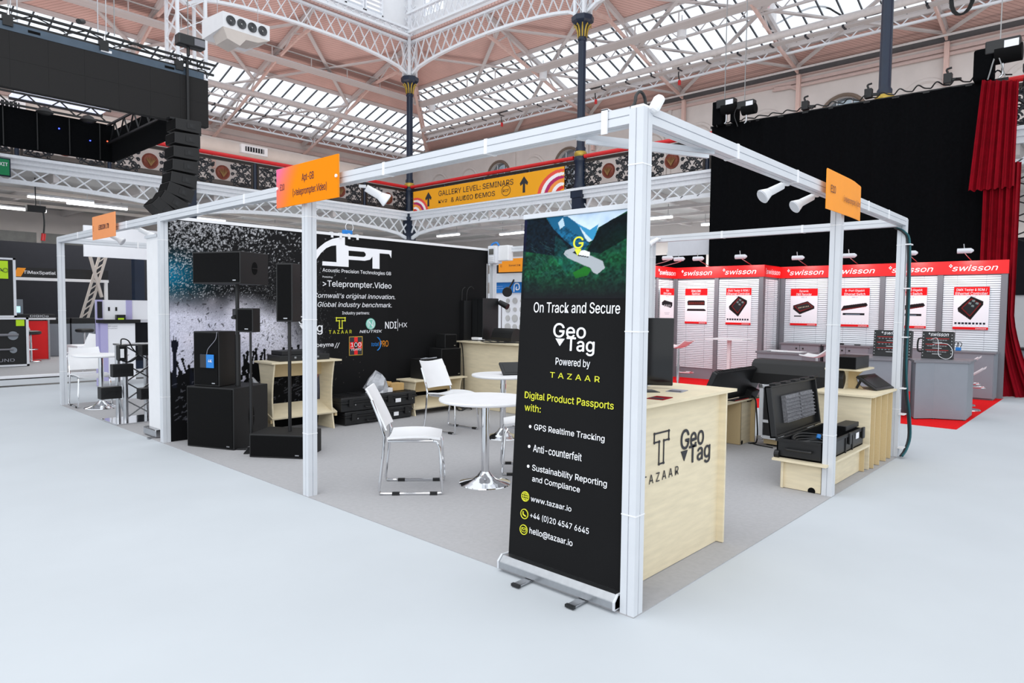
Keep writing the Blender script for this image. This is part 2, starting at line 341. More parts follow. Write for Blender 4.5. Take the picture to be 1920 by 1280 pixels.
# upper structure: lattice girders, crown arch and clerestory
def girder(name, label, p0, p1, zt, zb, n, bw, m, cat='girder', group=None, cw=.12, ch=.08, depth=.02):
    p0, p1 = Vector((*p0,0)), Vector((*p1,0)); th = thing(name, label, cat, ((p0+p1)/2).to_tuple()[:2]+(zt(.5),), 0, group)
    P = lambda t, z: tuple((p0.lerp(p1, t)).to_tuple()[:2])+(z,)
    K = 16
    for nm, zf, sg in (('top_chord', zt, 1), ('bottom_chord', zb, -1)):
        mb = MB()
        for i in range(K):
            a, b = i/K, (i+1)/K; mb.bar(P(a,zf(a)), P(b,zf(b)), cw, ch)
        mb.build(nm, m, th)
    side = (p1-p0).normalized().cross(Vector((0,0,1)))
    for i in range(n):
        a, b = i/n, (i+1)/n
        barp('lattice_bar', th, Vector(P(a,zb(a)))+side*.02, Vector(P(b,zt(b)))+side*.02, depth, bw, m, side)
        barp('lattice_bar', th, Vector(P(a,zt(a)))-side*.02, Vector(P(b,zb(b)))-side*.02, depth, bw, m, side)
    return th
arch = lambda z0, h: (lambda t: z0+h*math.sqrt(max(0, 1-(2*t-1)**2)))
ys = [18.2, 10.3, 2.3, -5.7]; xs = [13.2, 5.2, -2.8, -10.8]
nmR = ['nearest the hall corner above the gallery banner', 'between the second and third navy columns', 'at the right edge above the black drape']
nmL = ['nearest the hall corner with the fan unit before it', 'behind the hanging black screen', 'far left beyond the picture edge']
for i in range(3):
    girder('lattice_girder', 'white arched lattice girder high up, '+nmR[i], (CX,ys[i]), (CX,ys[i+1]), lambda t: 11.2, arch(9.95,.56), 18, .05, M_iron, group='arched lattice girders under the clerestory')
    girder('lattice_girder', 'white arched lattice girder high up, '+nmL[i], (xs[i],CY), (xs[i+1],CY), lambda t: 11.2, arch(9.95,.56), 18, .05, M_iron, group='arched lattice girders under the clerestory')
for i in range(2):
    girder('lattice_girder', 'second lattice girder set above the first, '+('right side of the hall corner' if i == 0 else 'right side above the middle column'), (CX-.35,ys[i]-.3), (CX-.35,ys[i+1]), lambda t: 12.05, lambda t: 11.38, 24, .035, M_iron, group='upper lattice girders')
    girder('lattice_girder', 'second lattice girder set above the first, '+('left side of the hall corner' if i == 0 else 'left side above the hanging screen'), (xs[i]-.3,CY-.35), (xs[i+1],CY-.35), lambda t: 11.5, lambda t: 11.28, 24, .03, M_iron, group='upper lattice girders')
cr_ = struct('wall_clerestory_right', MB().box(CX+.1,CX+.2,YB,CY,11.3,12.0).box(CX+.1,CX+.2,YB,CY,14.2,14.6), M_white)
cl_ = struct('wall_clerestory_left', MB().box(XL,CX+.2,CY+.1,CY+.2,11.3,11.55).box(XL,CX+.2,CY+.1,CY+.2,14.2,14.6), M_white)
for i in range(8):
    y = 17.4-i*2.0
    MB().box(CX+.1,CX+.2,y+.15,y+.8,12.0,14.2).build('boarding', M_white, cr_)
    for k in range(3):
        MB().box(CX+.12,CX+.14,y-.9+k*.35,y-.58+k*.35,12.05,14.2).build('pane', M_glass, cr_)
        MB().box(CX+.08,CX+.18,y-.58+k*.35,y-.55+k*.35,12.0,14.2).build('glazing_bar', M_iron, cr_)
    MB().box(CX+.1,CX+.2,y-1.2,y-.92,12.0,14.2).build('boarding', M_white, cr_)
for i in range(6):
    x = 13.0-i*2.6
    MB().box(x-.95,x+.2,CY+.1,CY+.2,11.55,14.2).build('boarding', M_white, cl_)
    MB().box(x-2.6,x-.95,CY+.12,CY+.2,11.55,11.75).build('boarding', M_white, cl_)
    for k in range(2):
        xx = x-2.55+k*.8
        mb = MB(); mb.box(xx,xx+.05,CY,CY+.15,11.75,14).box(xx+.7,xx+.75,CY,CY+.15,11.75,14).box(xx,xx+.75,CY,CY+.15,11.72,11.8); mb.build('louvre_frame', M_iron, cl_)
        for q in range(14): barp('louvre_slat', cl_, (xx+.05,CY+.06,11.86+q*.155), (xx+.7,CY+.06,11.86+q*.155), .09, .02, M_iron, (0,.6,.8))
# lattice heads above the columns + struts
def lattice_tower(parent, x, y, z0, z1, w, m, bw=.035, n=6):
    for sx in (-1,1):
        for sy in (-1,1): barp('upright', parent, (x+sx*w,y+sy*w,z0), (x+sx*w,y+sy*w,z1), .08, .08, m)
    for i in range(n):
        a, b = z0+(z1-z0)*i/n, z0+(z1-z0)*(i+1)/n
        for (ax, ay, bx, by) in ((-w,-w,w,-w),(-w,-w,-w,w)):
            barp('lattice_bar', parent, (x+ax,y+ay,a), (x+bx,y+by,b), .02, bw, m, (0,1,0) if ay == by else (1,0,0)); barp('lattice_bar', parent, (x+bx,y+by,a), (x+ax,y+ay,b), .02, bw, m, (0,1,0) if ay == by else (1,0,0))
cap_leaf = None
def column(x, y, label, rail=True):
    t = thing('iron_column', label, 'column', (x,y,0), 0, 'navy cast iron hall columns')
    mb = MB().box(x-.17,x+.17,y-.17,y+.17,0,4.75).box(x-.2,x+.2,y-.2,y+.2,4.75,4.98); mb.build('pier', M_navy, t)
    MB().lathe([(.19,4.98),(.21,5.05),(.19,5.12),(.16,5.2),(.165,5.75),(.19,5.8),(.2,5.88),(.17,5.95)], (x,y,0)).build('drum', M_navy, t, smooth=True)
    MB().lathe([(.17,5.95),(.19,6.0),(.185,6.06),(.15,6.1)], (x,y,0)).build('gold_ring', M_gold, t, smooth=True)
    pr = [(.145,6.1),(.15,6.2),(.118,6.25),(.11,9.25)]; MB().lathe(pr, (x,y,0), 20).build('shaft', M_navy, t, smooth=True)
    for k in range(12):
        a = k*PI/6; barp('flute', t, (x+.108*math.cos(a),y+.108*math.sin(a),6.35), (x+.104*math.cos(a),y+.104*math.sin(a),9.2), .014, .014, M_navy)
    MB().lathe([(.12,9.25),(.14,9.3),(.12,9.35),(.13,9.5),(.17,9.65),(.24,9.74)], (x,y,0), 20).build('capital_bell', M_navy, t, smooth=True)
    MB().lathe([(.24,9.74),(.32,9.8),(.33,9.93),(.27,9.97)], (x,y,0), 8).build('abacus', M_navy, t)
    for k in range(10):
        a = k*PI/5; c, s = math.cos(a), math.sin(a)
        MB().tube([(x+c*.125,y+s*.125,9.36),(x+c*.14,y+s*.14,9.52),(x+c*.19,y+s*.19,9.66),(x+c*.25,y+s*.25,9.7),(x+c*.27,y+s*.27,9.64)], [.02,.026,.024,.016,.008], 6).build('acanthus_leaf', M_gold, t, smooth=True)
    return t
cA = column(CX, CY, 'navy iron column with gilded capital at the hall corner, left end of the gallery banner')
cB = column(CX, 10.3, 'navy iron column with gilded capital right of the gallery banner, above the roll-up banner')
cC = column(CX, 2.3, 'thick looking navy column rising behind the black drape')
for (x, y, lb) in ((CX,CY,'white lattice head rising above the corner column'),(CX,10.3,'white lattice head rising above the banner-side column'),(CX,2.3,'white lattice head above the column behind the drape')):
    t = thing('lattice_tower', lb, 'girder', (x,y,9.97)); lattice_tower(t, x, y, 9.97, 13.5, .16, M_iron, n=8)
t = thing('lattice_column', 'wide white lattice column above the hanging black screen', 'column', (5.2,CY,0)); lattice_tower(t, 5.2, CY, 6.9, 13.2, .38, M_iron, .05, 12)
MB().box(4.8,5.6,CY-.4,CY+.4,6.84,6.92).build('bearing_plate', M_iron, t); MB().cyl((5.2,CY,0),(5.2,CY,6.84),.13,n=16).build('navy_shaft', M_navy, t, smooth=True); MB().box(5.03,5.37,CY-.17,CY+.17,0,4.9).build('pier', M_navy, t)
# roof trusses over the aisles
def rib(label, right, s, prof, top):
    P = (lambda d, z: (CX+d, s, z)) if right else (lambda d, z: (s, CY+d, z))
    t = thing('roof_truss', label, 'roof truss', P(3, 9.5), 0, 'curved trusses across the aisles')
    up_ = (0,1,0) if right else (1,0,0)
    mb = MB()
    fine = []
    for i in range(len(prof)-1):
        for k in range(4): fine.append(tuple(np.array(prof[i])*(1-k/4)+np.array(prof[i+1])*k/4))
    fine.append(prof[-1])
    for i in range(len(fine)-1): mb.bar(P(*fine[i]), P(*fine[i+1]), .1, .06, 0, up_)
    mb.build('curved_rib', M_pinkiron, t)
    de = prof[-1][0]; barp('rafter', t, P(0,ZR(0)-.1), P(de,ZR(de)-.1), .1, .16, M_iron2)
    n = 12
    zb = lambda d: float(np.interp(d, [p[0] for p in prof], [p[1] for p in prof]))
    for i in range(n):
        a, b = de*i/n, de*(i+1)/n
        if i % 2: barp('web_bar', t, P(a,zb(a)), P(b,ZR(b)-.15), .03, .05, M_iron2)
        else: barp('web_bar', t, P(a,ZR(a)-.15), P(b,zb(b)), .03, .05, M_iron2)
    barp('raking_beam', t, P(de-.1, zb(de)-1.2), P(de-.1, zb(de)), .12, .12, M_pinkiron)
pR = [(0,9.95),(.5,10.25),(1.27,10.3),(2.78,9.86),(4.46,9.37),(6.15,9.0)]; pRm = [(0,10.5),(.9,10.3),(2.78,9.82),(4.5,9.32),(6.15,9.0)]
pL = [(0,9.95),(.8,10.32),(2.25,10.2),(5.27,8.95),(7.55,8.2)]; pLm = [(0,10.55),(.9,10.45),(2.3,10.1),(5.27,8.95),(7.55,8.2)]
for y, lb in ((14.25,'pink truss meeting the right aisle wall midway between the corner and second columns'),(10.3,'pink truss springing from the second navy column'),(6.3,'pink truss crossing the right roof glass under the traffic-light box'),(2.3,'pink truss springing from the column behind the drape'),(-1.7,'pink truss at the far right edge of the roof')):
    rib(lb, True, y, pR if y in (10.3,2.3) else pRm, 0)
for x, lb in ((13.2,'pink truss springing left aisle-wards from the corner column'),(9.2,'pink truss behind the fan unit over the left aisle'),(5.2,'pink truss beside the white lattice column'),(1.2,'pink truss behind the hanging screen at left')):
    rib(lb, False, x, pL if x in (13.2,5.2) else pLm, 0)
t = thing('hip_rafter', 'reddish lattice rafter running down the roof corner beside the corner column', 'roof truss', (CX+1,CY+1,10))
for dz, m in ((-.12,M_pinkiron),(-.6,M_pinkiron)): barp('chord', t, (CX,CY,ZR(0)+dz-.2), (CX+6.1,CY+6.1,ZR(6.1)+dz), .1, .08, m)
for i in range(14): barp('web_bar', t, (CX+.43*i,CY+.43*i,ZR(.43*i)-(.3 if i % 2 else .8)), (CX+.43*(i+1),CY+.43*(i+1),ZR(.43*(i+1))-(.8 if i % 2 else .3)), .03, .04, M_pinkiron)
# braces in the roof plane
def brace(label, pts):
    t = thing('roof_brace', label, 'brace', pts[0], 0, 'crossed braces under the roof')
    for a, b in zip(pts[::2], pts[1::2]): barp('brace_bar', t, a, b, .12, .05, M_iron2)
for j, (y0, y1, nm) in enumerate(((18.2,14.25,'beside the corner column'),(14.25,10.3,'above the gallery banner'),(10.3,6.3,'right of the second column'),(6.3,2.3,'left of the column behind the drape'),(2.3,-1.7,'at the right picture edge'))):
    brace('pale crossed steel braces under right roof glass, '+nm, [(CX+.6,y0,ZR(.6)-.2),(CX+3.1,y1,ZR(3.1)-.2),(CX+.6,y1,ZR(.6)-.2),(CX+3.1,y0,ZR(3.1)-.2),(CX+3.1,y0,ZR(3.1)-.2),(CX+5.8,y1,ZR(5.8)-.2),(CX+3.1,y1,ZR(3.1)-.2),(CX+5.8,y0,ZR(5.8)-.2)])
for j, (x0, x1, nm) in enumerate(((13.2,9.2,'beside the corner column'),(9.2,5.2,'beside the wide lattice column'),(5.2,1.2,'behind the hanging screen'))):
    brace('pale crossed steel braces under the left roof glass, bay '+nm, [(x0,CY+.6,ZR(.6)-.2),(x1,CY+4,ZR(4)-.2),(x1,CY+.6,ZR(.6)-.2),(x0,CY+4,ZR(4)-.2),(x0,CY+4,ZR(4)-.2),(x1,CY+7.2,ZR(7.2)-.2)])
# longitudinal members
def lon(name, label, cat, right, d, drop, kind, m=None):
    L0, L1 = (YB, CY+d) if right else (XL, CX+d)
    z = ZR(d)-drop; P = (lambda s, dd=0, dz=0: (CX+d+dd, s, z+dz)) if right else (lambda s, dd=0, dz=0: (s, CY+d+dd, z+dz))
    t = thing(name, label, cat, P((L0+L1)/2))
    if kind == 'pipe': MB().cyl(P(L0), P(L1), .1, n=14).build('pipe', m or M_iron2, t, smooth=True)
    elif kind == 'thin': MB().cyl(P(L0), P(L1), .035, n=8).build('pipe', m or M_iron2, t, smooth=True)
    elif kind == 'truss':
        for dz in (0, .3): barp('chord', t, P(L0,0,dz), P(L1,0,dz), .08, .06, m or M_iron2)
        n = int((L1-L0)/.32)
        for i in range(n): barp('web_bar', t, P(L0+i*.32,0,.3 if i % 2 else 0), P(L0+(i+1)*.32,0,0 if i % 2 else .3), .02, .03, m or M_iron2)
    elif kind == 'tray':
        barp('tray', t, P(L0), P(L1), .24, .05, m or M_iron2)
        n = int((L1-L0)/1.0)
        for i in range(n): barp('clip', t, P(L0+i*1.0-.03,0,-.005), P(L0+i*1.0+.03,0,-.005), .25, .07, M_gbar)
    elif kind == 'walk':
        barp('deck', t, P(L0), P(L1), .5, .06, M_iron2); barp('rail', t, P(L0,-.2,.35), P(L1,-.2,.35), .04, .04, M_ceil)
        for i in range(int((L1-L0)/1.5)): barp('rail_post', t, P(L0+i*1.5,-.2,0), P(L0+i*1.5,-.2,.35), .03, .03, M_iron2)
lon('roof_walkway','narrow maintenance walkway with rail under the right roof glass','walkway',True,2.35,.55,'walk')
lon('roof_truss_beam','slim lattice purlin across the middle of the right roof glass','purlin',True,3.2,.25,'truss')
lon('roof_pipe','fat pale pipe running the length of the right roof glass','pipe',True,3.5,.75,'pipe')
lon('cable_tray','pale cable tray with dark clips under the right roof glass','cable tray',True,4.1,.55,'tray')
lon('roof_truss_beam','lattice purlin at the foot of the right roof glass','purlin',True,4.95,.3,'truss',M_iron)
lon('roof_pipe','thin pale rail above the right aisle wall','pipe',True,5.5,.45,'thin')
lon('roof_walkway','narrow maintenance walkway with rail under the left roof','walkway',False,2.3,.45,'walk')
lon('roof_pipe','fat pale pipe running the length of the left roof glass','pipe',False,4.2,.55,'pipe')
lon('roof_truss_beam','slim lattice purlin across the left roof glass','purlin',False,5.2,.3,'truss')
lon('cable_tray','pale cable tray with dark clips under the left roof glass','cable tray',False,5.6,.4,'tray')
lon('roof_truss_beam','lattice purlin at the foot of the left roof glass','purlin',False,6.8,.3,'truss',M_iron)
# round duct along left gallery wall
t = thing('air_duct', 'fat cream round duct running above the left gallery rail', 'duct', (5,22.4,7.15)); MB().cyl((-12,22.4,7.15),(14.5,22.4,7.15),.28,n=24).build('duct_tube', M_duct, t, smooth=True)
for x in (8.6,1.2):
    g = MB().box(x,x+1.0,22.0,22.2,7.0,7.3).build('vent_box', M_white, t); MB().box(x+.15,x+.85,21.98,22.0,7.07,7.23).build('vent_mouth', M_dark, g)
    for k in range(7): barp('vent_slat', g, (x+.2+k*.1,21.97,7.07), (x+.2+k*.1,21.97,7.23), .02, .02, M_white)
# ---- galleries
gal = struct('trim_gallery_floor', MB().box(CX,XW,-9.6,YW,4.72,4.88).box(-13.6,CX,CY,YW,4.72,4.88), M_ceil)
for i in range(14): barp('soffit_beam', gal, (CX,-8+i*2,4.62), (XW,-8+i*2,4.62), .12, .2, M_iron2)
for i in range(12): barp('soffit_beam', gal, (-12+i*2,CY,4.62), (-12+i*2,YW,4.62), .12, .2, M_iron2)
for d in (1.5,3,4.5): barp('soffit_pipe', gal, (CX+d,-9,4.45), (CX+d,YW,4.45), .08, .08, M_iron2); barp('soffit_pipe', gal, (-12,CY+d,4.45), (CX,CY+d,4.45), .08, .08, M_duct)
gn = {('R',0):'under the gallery banner',('R',1):'right of the second column',('R',2):'behind the black drape',('L',0):'left of the corner column',('L',1):'behind the speaker array',('L',2):'above the exit sign'}
for side in 'RL':
    for i in range(3):
        p0, p1 = ((CX,ys[i]),(CX,ys[i+1])) if side == 'R' else ((xs[i],CY),(xs[i+1],CY))
        zb = lambda t: 4.0+.42*math.sqrt(max(0,1-(2*t-1)**2))
        g = girder('gallery_lattice', 'white gallery edge girder with diamond lattice, '+gn[(side,i)], p0, p1, lambda t: 4.78, zb, 17, .06, M_iron, 'girder', 'gallery lattice girders', cw=.1, ch=.1, depth=.03)
        d = Vector((p1[0]-p0[0], p1[1]-p0[1], 0)).normalized(); nrm = Vector((-1,0,0)) if side == 'R' else Vector((0,-1,0))
        a = Vector((*p0,0)); b = Vector((*p1,0))
        mb = MB()
        for z0, z1, o in ((4.72,4.84,.02),(4.84,4.95,.08),(4.95,5.02,.16)): mb.bar(a+nrm*o/2+Vector((0,0,(z0+z1)/2)), b+nrm*o/2+Vector((0,0,(z0+z1)/2)), .12+o, z1-z0)
        mb.build('cornice', M_iron, g)
# railing panels
def scroll(cx, cz, r, turns, d=1, ph=0, n=22):
    return [(cx+r*(1-k/n*.85)*math.cos(ph+d*turns*2*PI*k/n), cz+r*(1-k/n*.85)*math.sin(ph+d*turns*2*PI*k/n)) for k in range(n+1)]
PWID = 1.86
def scroll_mesh():
    mb = MB(); W2 = PWID/2
    def tb(p, r=.02): mb.tube([(x, 0, z) for x, z in p], r, 5)
    for s in (-1,1):
        for (cx, cz, r, ph, d) in ((.68,.16,.1,0,1),(.72,-.18,.1,PI,-1),(.45,.2,.09,PI,1),(.42,-.17,.11,0,1),(.58,0,.08,PI/2,-1),(.3,.0,.05,0,1),(.82,0,.07,PI/2,1),(.3,.2,.06,0,-1),(.3,-.2,.06,0,1),(.58,.25,.06,PI,1),(.58,-.27,.05,0,1)):
            tb([(s*x, z) for x, z in scroll(cx,cz,r,1.4,d,ph)])
        tb([(s*.86,-.3),(s*.7,-.1),(s*.55,.05),(s*.35,.2),(s*.24,.26)], .032); tb([(s*.86,.3),(s*.66,.12),(s*.5,-.05),(s*.32,-.24)], .032)
        for (cx, cz, r, ph, d) in ((.78,.27,.06,2,1),(.78,-.28,.06,4,-1),(.5,.08,.07,1,1),(.46,.0,.06,3,-1),(.36,-.3,.06,0,1),(.36,.29,.06,2,-1),(.68,0,.06,5,1),(.64,.3,.05,1,-1),(.64,-.3,.05,1,1)): tb([(s*x, z) for x, z in scroll(cx,cz,r,1.2,d,ph)], .016)
        tb([(s*.86,-.1),(s*.7,-.28),(s*.5,-.33)]); tb([(s*.86,.1),(s*.7,.27),(s*.5,.33)])
        tb([(s*.8,-.3),(s*.5,-.3),(s*.28,-.14)]); tb([(s*.8,.3),(s*.6,.28),(s*.3,.14)])
    return mb.mesh('scrollwork', M_bronze)
M_bronze = mat('dark_bronze_scrollwork', hx(36,38,42), .45, .3, var=.2, scale=10)
M_brfr = mat('bronze_panel_frame', hx(52,46,42), .45, .3, var=.2)
M_med = mat('orange_bronze_medallion', hx(112,50,34), .5, .3, var=.3, scale=25)
SCR = scroll_mesh()
fm = MB().box(-PWID/2,PWID/2,-.03,.03,.34,.38).box(-PWID/2,PWID/2,-.03,.03,-.4,-.34).box(-PWID/2,-PWID/2+.05,-.03,.03,-.34,.34).box(PWID/2-.05,PWID/2,-.03,.03,-.34,.34).mesh('panel_frame', M_brfr)
mm = MB().lathe([(.0,.05),(.12,.045),(.17,.02),(.21,.03),(.215,0),(.18,-.02)], n=24).mesh('medallion', M_med, True)
lf = MB()
for k in range(7):
    a = (k-3)*.38; lf.tube([(0,.06,-.14),(math.sin(a)*.08,.07,-.02),(math.sin(a)*.15,.06,.02+math.cos(a)*.1)], [.006,.014,.004], 5)
lf = lf.mesh('medallion_leaf', mat('dull_gilt', hx(130,96,52), .5, .3), True)
for side in 'RL':
    for i in range(3):
        p0, p1 = ((CX,ys[i]),(CX,ys[i+1])) if side == 'R' else ((xs[i],CY),(xs[i+1],CY))
        a = Vector((*p0,0)); b = Vector((*p1,0)); d = (b-a).normalized(); ln = (b-a).length; nrm = Vector((-1,0,0)) if side == 'R' else Vector((0,-1,0))
        t = thing('gallery_railing', 'ornate black scrollwork railing with red handrail, '+gn[(side,i)].replace('under','behind'), 'railing', ((a+b)/2+Vector((0,0,5.02))).to_tuple(), 0, 'gallery railing bays')
        MB().cyl(a+d*.2+Vector((0,0,5.93))+nrm*.06, b-d*.2+Vector((0,0,5.93))+nrm*.06, .06, n=12).build('handrail', M_red, t, smooth=True)
        barp('top_rail', t, a+Vector((0,0,5.83)), b+Vector((0,0,5.83)), .08, .05, M_brfr)
        for k in range(4):
            c = a+d*(ln*(k+.5)/4)+Vector((0,0,5.42)); u = -d if side == 'R' else d
            u = d; R = Matrix((u, nrm*1.0, Vector((0,0,1)))).transposed().to_4x4(); R.translation = c; Lm = wm(t).inverted() @ R
            link('panel_frame', fm, t, Lm); link('scrollwork', SCR, t, Lm); md = link('medallion', mm, t, Lm @ Matrix.Rotation(-PI/2,4,'X'))
            link('medallion_leaf', lf, md, Matrix.Rotation(PI/2,4,'X'))
            if k: MB().cyl(a+d*(ln*k/4)+Vector((0,0,5.02)), a+d*(ln*k/4)+Vector((0,0,5.85)), .05, n=10).build('rail_post', M_navy, t, smooth=True)
# gallery banner
T = FX(12.98); t = thing('gallery_banner', 'long orange cloth banner pointing to gallery seminars, hung on the gallery rail', 'banner', (12.98,14.2,5.0))
A = np.zeros((56,400,3)); A[:] = (.96,.66,.16)
for s in (0,1):
    for k, c in enumerate([(.93,.35,.3),(.97,.95,.95),(.72,.2,.42),(.97,.6,.3),(.98,.95,.95),(.85,.25,.25)]):
        for q in range(3):
            r0 = 58-k*8-q*1.2; r1 = r0-6; a0 = .15*q; cx, cy = (398, -6) if s else (2, -8)
            if not s: r0 *= .8; r1 *= .8
            sg = -1 if s else 1
            P1 = [(cx+sg*r0*math.cos(a0+th), cy+r0*math.sin(a0+th)) for th in np.linspace(.0,1.35,12)]+[(cx+sg*r1*math.cos(a0+th), cy+r1*math.sin(a0+th)) for th in np.linspace(1.25,.0,12)]
            fillpoly(A, P1, c)
MB().box(-17.7,-10.72,5.0,5.7,-.01,0,0,T).build('cloth', M_org, t); raster('printed_artwork', A, T, -17.7, -10.72, 5.0, 5.7, t, .004)
text('GALLERY LEVEL: SEMINARS', T, -16.3, -12.75, 5.4, 5.58, M_txtK, t, .02, d=.01); text('& AUDIO DEMOS', T, -15.65, -13.55, 5.13, 5.29, M_txtK, t, .02, d=.01)
text('KV2', T, -16.3, -15.85, 5.16, 5.26, M_txtK, t, .04, d=.01); text('RCF', T, -13.2, -12.93, 5.2, 5.29, M_txtK, t, .02, d=.01)
for u in (-16.85,-12.3):
    MB().prism([(u-.05,5.1),(u+.05,5.1),(u+.045,5.38),(u+.14,5.32),(u+.17,5.4),(u,5.6),(u-.17,5.4),(u-.14,5.32),(u-.045,5.38)], T, .01).build('arrow', M_txtK, t)
MB().tube([T @ Vector((-13.06+.19*math.cos(a),5.245+.16*math.sin(a),.01)) for a in np.linspace(0,2*PI,25)], .008, 4).build('logo_ring', M_txtK, t)
# lights below gallery, exit sign
for i, (x, y, L, ax) in enumerate(((2.4,19.4,1.5,0),(3.4,19.9,1.5,0),(2.0,22.5,1.5,0),(0.9,22.2,1.2,0),(6.5,20.4,1.5,0),(9,21.5,1.5,0),(15.2,9.0,1.2,1),(16.8,12.4,1.2,1),(15.6,15.2,1.2,1),(17.5,8.0,1.2,1),(16.5,6.6,1.2,1),(14.6,17.6,1.2,1),(14.4,-1.5,1.2,1))):
    t = thing('tube_light', ['lit tube light hung under the left gallery, %s','lit tube light hung under the right gallery, %s'][ax] % ['pair member nearer the front','pair member behind','above the black booth walls','leftmost small one','behind the speaker array','behind the black backdrop','beside the drape edge','above the white stand','left of the roll-up banner','beyond the white stand','next to the drape','nearest the corner column','right of the red curtain'][i], 'light', (x,y,4.3), 0, 'tube lights under the galleries')
    e = (L/2,0) if not ax else (0,L/2)
    barp('tube', t, (x-e[0],y-e[1],4.26), (x+e[0],y+e[1],4.26), .1, .05, M_tube); barp('housing', t, (x-e[0],y-e[1],4.31), (x+e[0],y+e[1],4.31), .14, .05, M_white)
    for s in (-.8,.8): barp('hanger', t, (x+e[0]*s,y+e[1]*s,4.33), (x+e[0]*s,y+e[1]*s,4.72), .015, .015, M_steel)
t = thing('exit_sign', 'green exit sign with white letters hung on the gallery edge at far left', 'sign', (.7,17.85,4.5)); T = FY(17.85)
plate('sign_body', T, .4, .98, 4.5, 4.87, .03, M_exit, t, -.03); plate('sign_frame', T, .37, 1.01, 4.47, 4.9, .02, M_navy, t, -.05); text('EXIT', T, .74, .95, 4.71, 4.79, M_txtW, t, .04)
MB().box(XW-.25,XW-.1,-9.6,YW,8.98,9.12).build('gutter', M_gutter, wr); MB().box(XW-.02,XW,-9.6,YW,4.88,6.25).build('wall_shade_band', mat('grey_painted_shade', hx(150,146,144), .8), wr); MB().box(-14,XW,YW-.02,YW,4.88,6.6).build('wall_shade_band', mat('dark_painted_shade', hx(104,98,94), .8), wl)  # the two low wall bands are gallery shade painted into the wall colour
# fan unit
T = FY(14); t = thing('fan_unit', 'white four-nozzle air unit hanging before the left roof', 'air unit', (4.9,14,8))
mb = MB(); mb.add([(4.35,14,7.95),(5.5,14,7.95),(5.5,14,8.3),(4.35,14,8.3),(4.25,14.9,7.85),(5.3,14.9,7.85),(5.3,14.9,8.3),(4.25,14.9,8.3)],[(0,1,2,3),(7,6,5,4),(0,4,5,1),(1,5,6,2),(2,6,7,3),(3,7,4,0)]); mb.build('housing', M_white, t)
MB().prism([(4.35,7.95),(5.5,7.95),(5.2,7.82),(4.9,7.8),(4.75,7.62),(4.45,7.7)], T, -.6).build('lower_cowl', M_duct, t)
for k in range(4):
    c = Vector((4.53+k*.26,14,8.13)); n_ = None
    for q, r in enumerate((.105,.08,.055,.03)):
        MB().tube([c+Vector((r*math.cos(a),-.02,r*math.sin(a))) for a in np.linspace(0,2*PI,17)], .009, 5).build('nozzle_ring', M_gbar, t)
    MB().cyl(c+Vector((0,-.005,0)), c+Vector((0,-.012,0)), .1, n=20).build('nozzle_disc', M_ceil, t)
for x in (4.4,5.4): barp('hanger', t, (x,14.4,8.3), (x,14.4,10.8), .01, .01, M_steel)
# signal box + drum lamps + motors in the roof
for (x, y, z, lb) in ((15.88,20.07,9.86,'left of the corner column'),(15.92,14.07,9.85,'middle of the right roof'),(15.85,8.57,9.87,'right of the second column')):
    t = thing('drum_lamp', 'small cylindrical lamp hanging in the roof, '+lb, 'lamp', (x,y,z), 0, 'drum lamps in the roof')
    MB().cyl((x,y,z-.18),(x,y,z+.16),.14,n=16).build('shade', M_white, t, smooth=True); MB().lathe([(.14,z+.16),(.08,z+.22),(.02,z+.24)], (x,y,0), 16).build('cap', M_white, t, smooth=True); barp('stem', t, (x,y,z+.2),(x,y,z+.5),.02,.02,M_steel)
t = thing('control_box', 'box with three red round fittings on the right roof truss', 'control box', (18,6.75,10.3)); MB().box(17.85,18.1,6.6,6.95,10.2,10.95).build('casing', M_duct, t, bevel=.02)
for k in range(3): MB().cyl((17.84,6.78,10.35+k*.2),(17.78,6.78,10.35+k*.2),.07,n=12).build('round_fitting', M_red, t)
for i, (x, y, z, lb) in enumerate(((17.5,17.6,9.6,'left of the three'),(17.5,12.9,9.6,'behind the second column'),(17.6,9.6,9.6,'above the booth corner'))):
    t = thing('junction_box', 'small box with dangling red plug under the right cable tray, '+lb, 'electrical box', (x,y,z), 0, 'roof junction boxes')
    MB().box(x-.12,x+.12,y-.2,y+.2,z-.1,z+.12).build('casing', M_blk2 if i < 2 else M_duct, t); MB().tube([(x,y,z-.1),(x,y+.02,z-.3),(x,y-.02,z-.5)], .02, 6).build('flex', M_cable, t); MB().cyl((x,y-.02,z-.5),(x,y-.02,z-.65),.05,n=8).build('plug', M_red, t)
t = thing('hanging_cable', 'black cable draped from the right roof towards the column behind the drape', 'cable', (17,4,9.4))
MB().tube([(18,6.7,10.2),(17.5,5.6,10.2),(17.2,4.9,10.0),(17,4.2,9.45),(16.8,3.2,9.3),(16.6,2.2,9.5),(16.4,1.9,9.9)], .025, 6).build('cable', M_cable, t)
mb = MB()
for k in range(3): mb.tube([(16.5,1.5+.22*math.cos(a)+k*.03,9.0+.38*math.sin(a)) for a in np.linspace(0,2*PI,17)], .02, 5)
mb.build('cable_coil', M_cable, t)
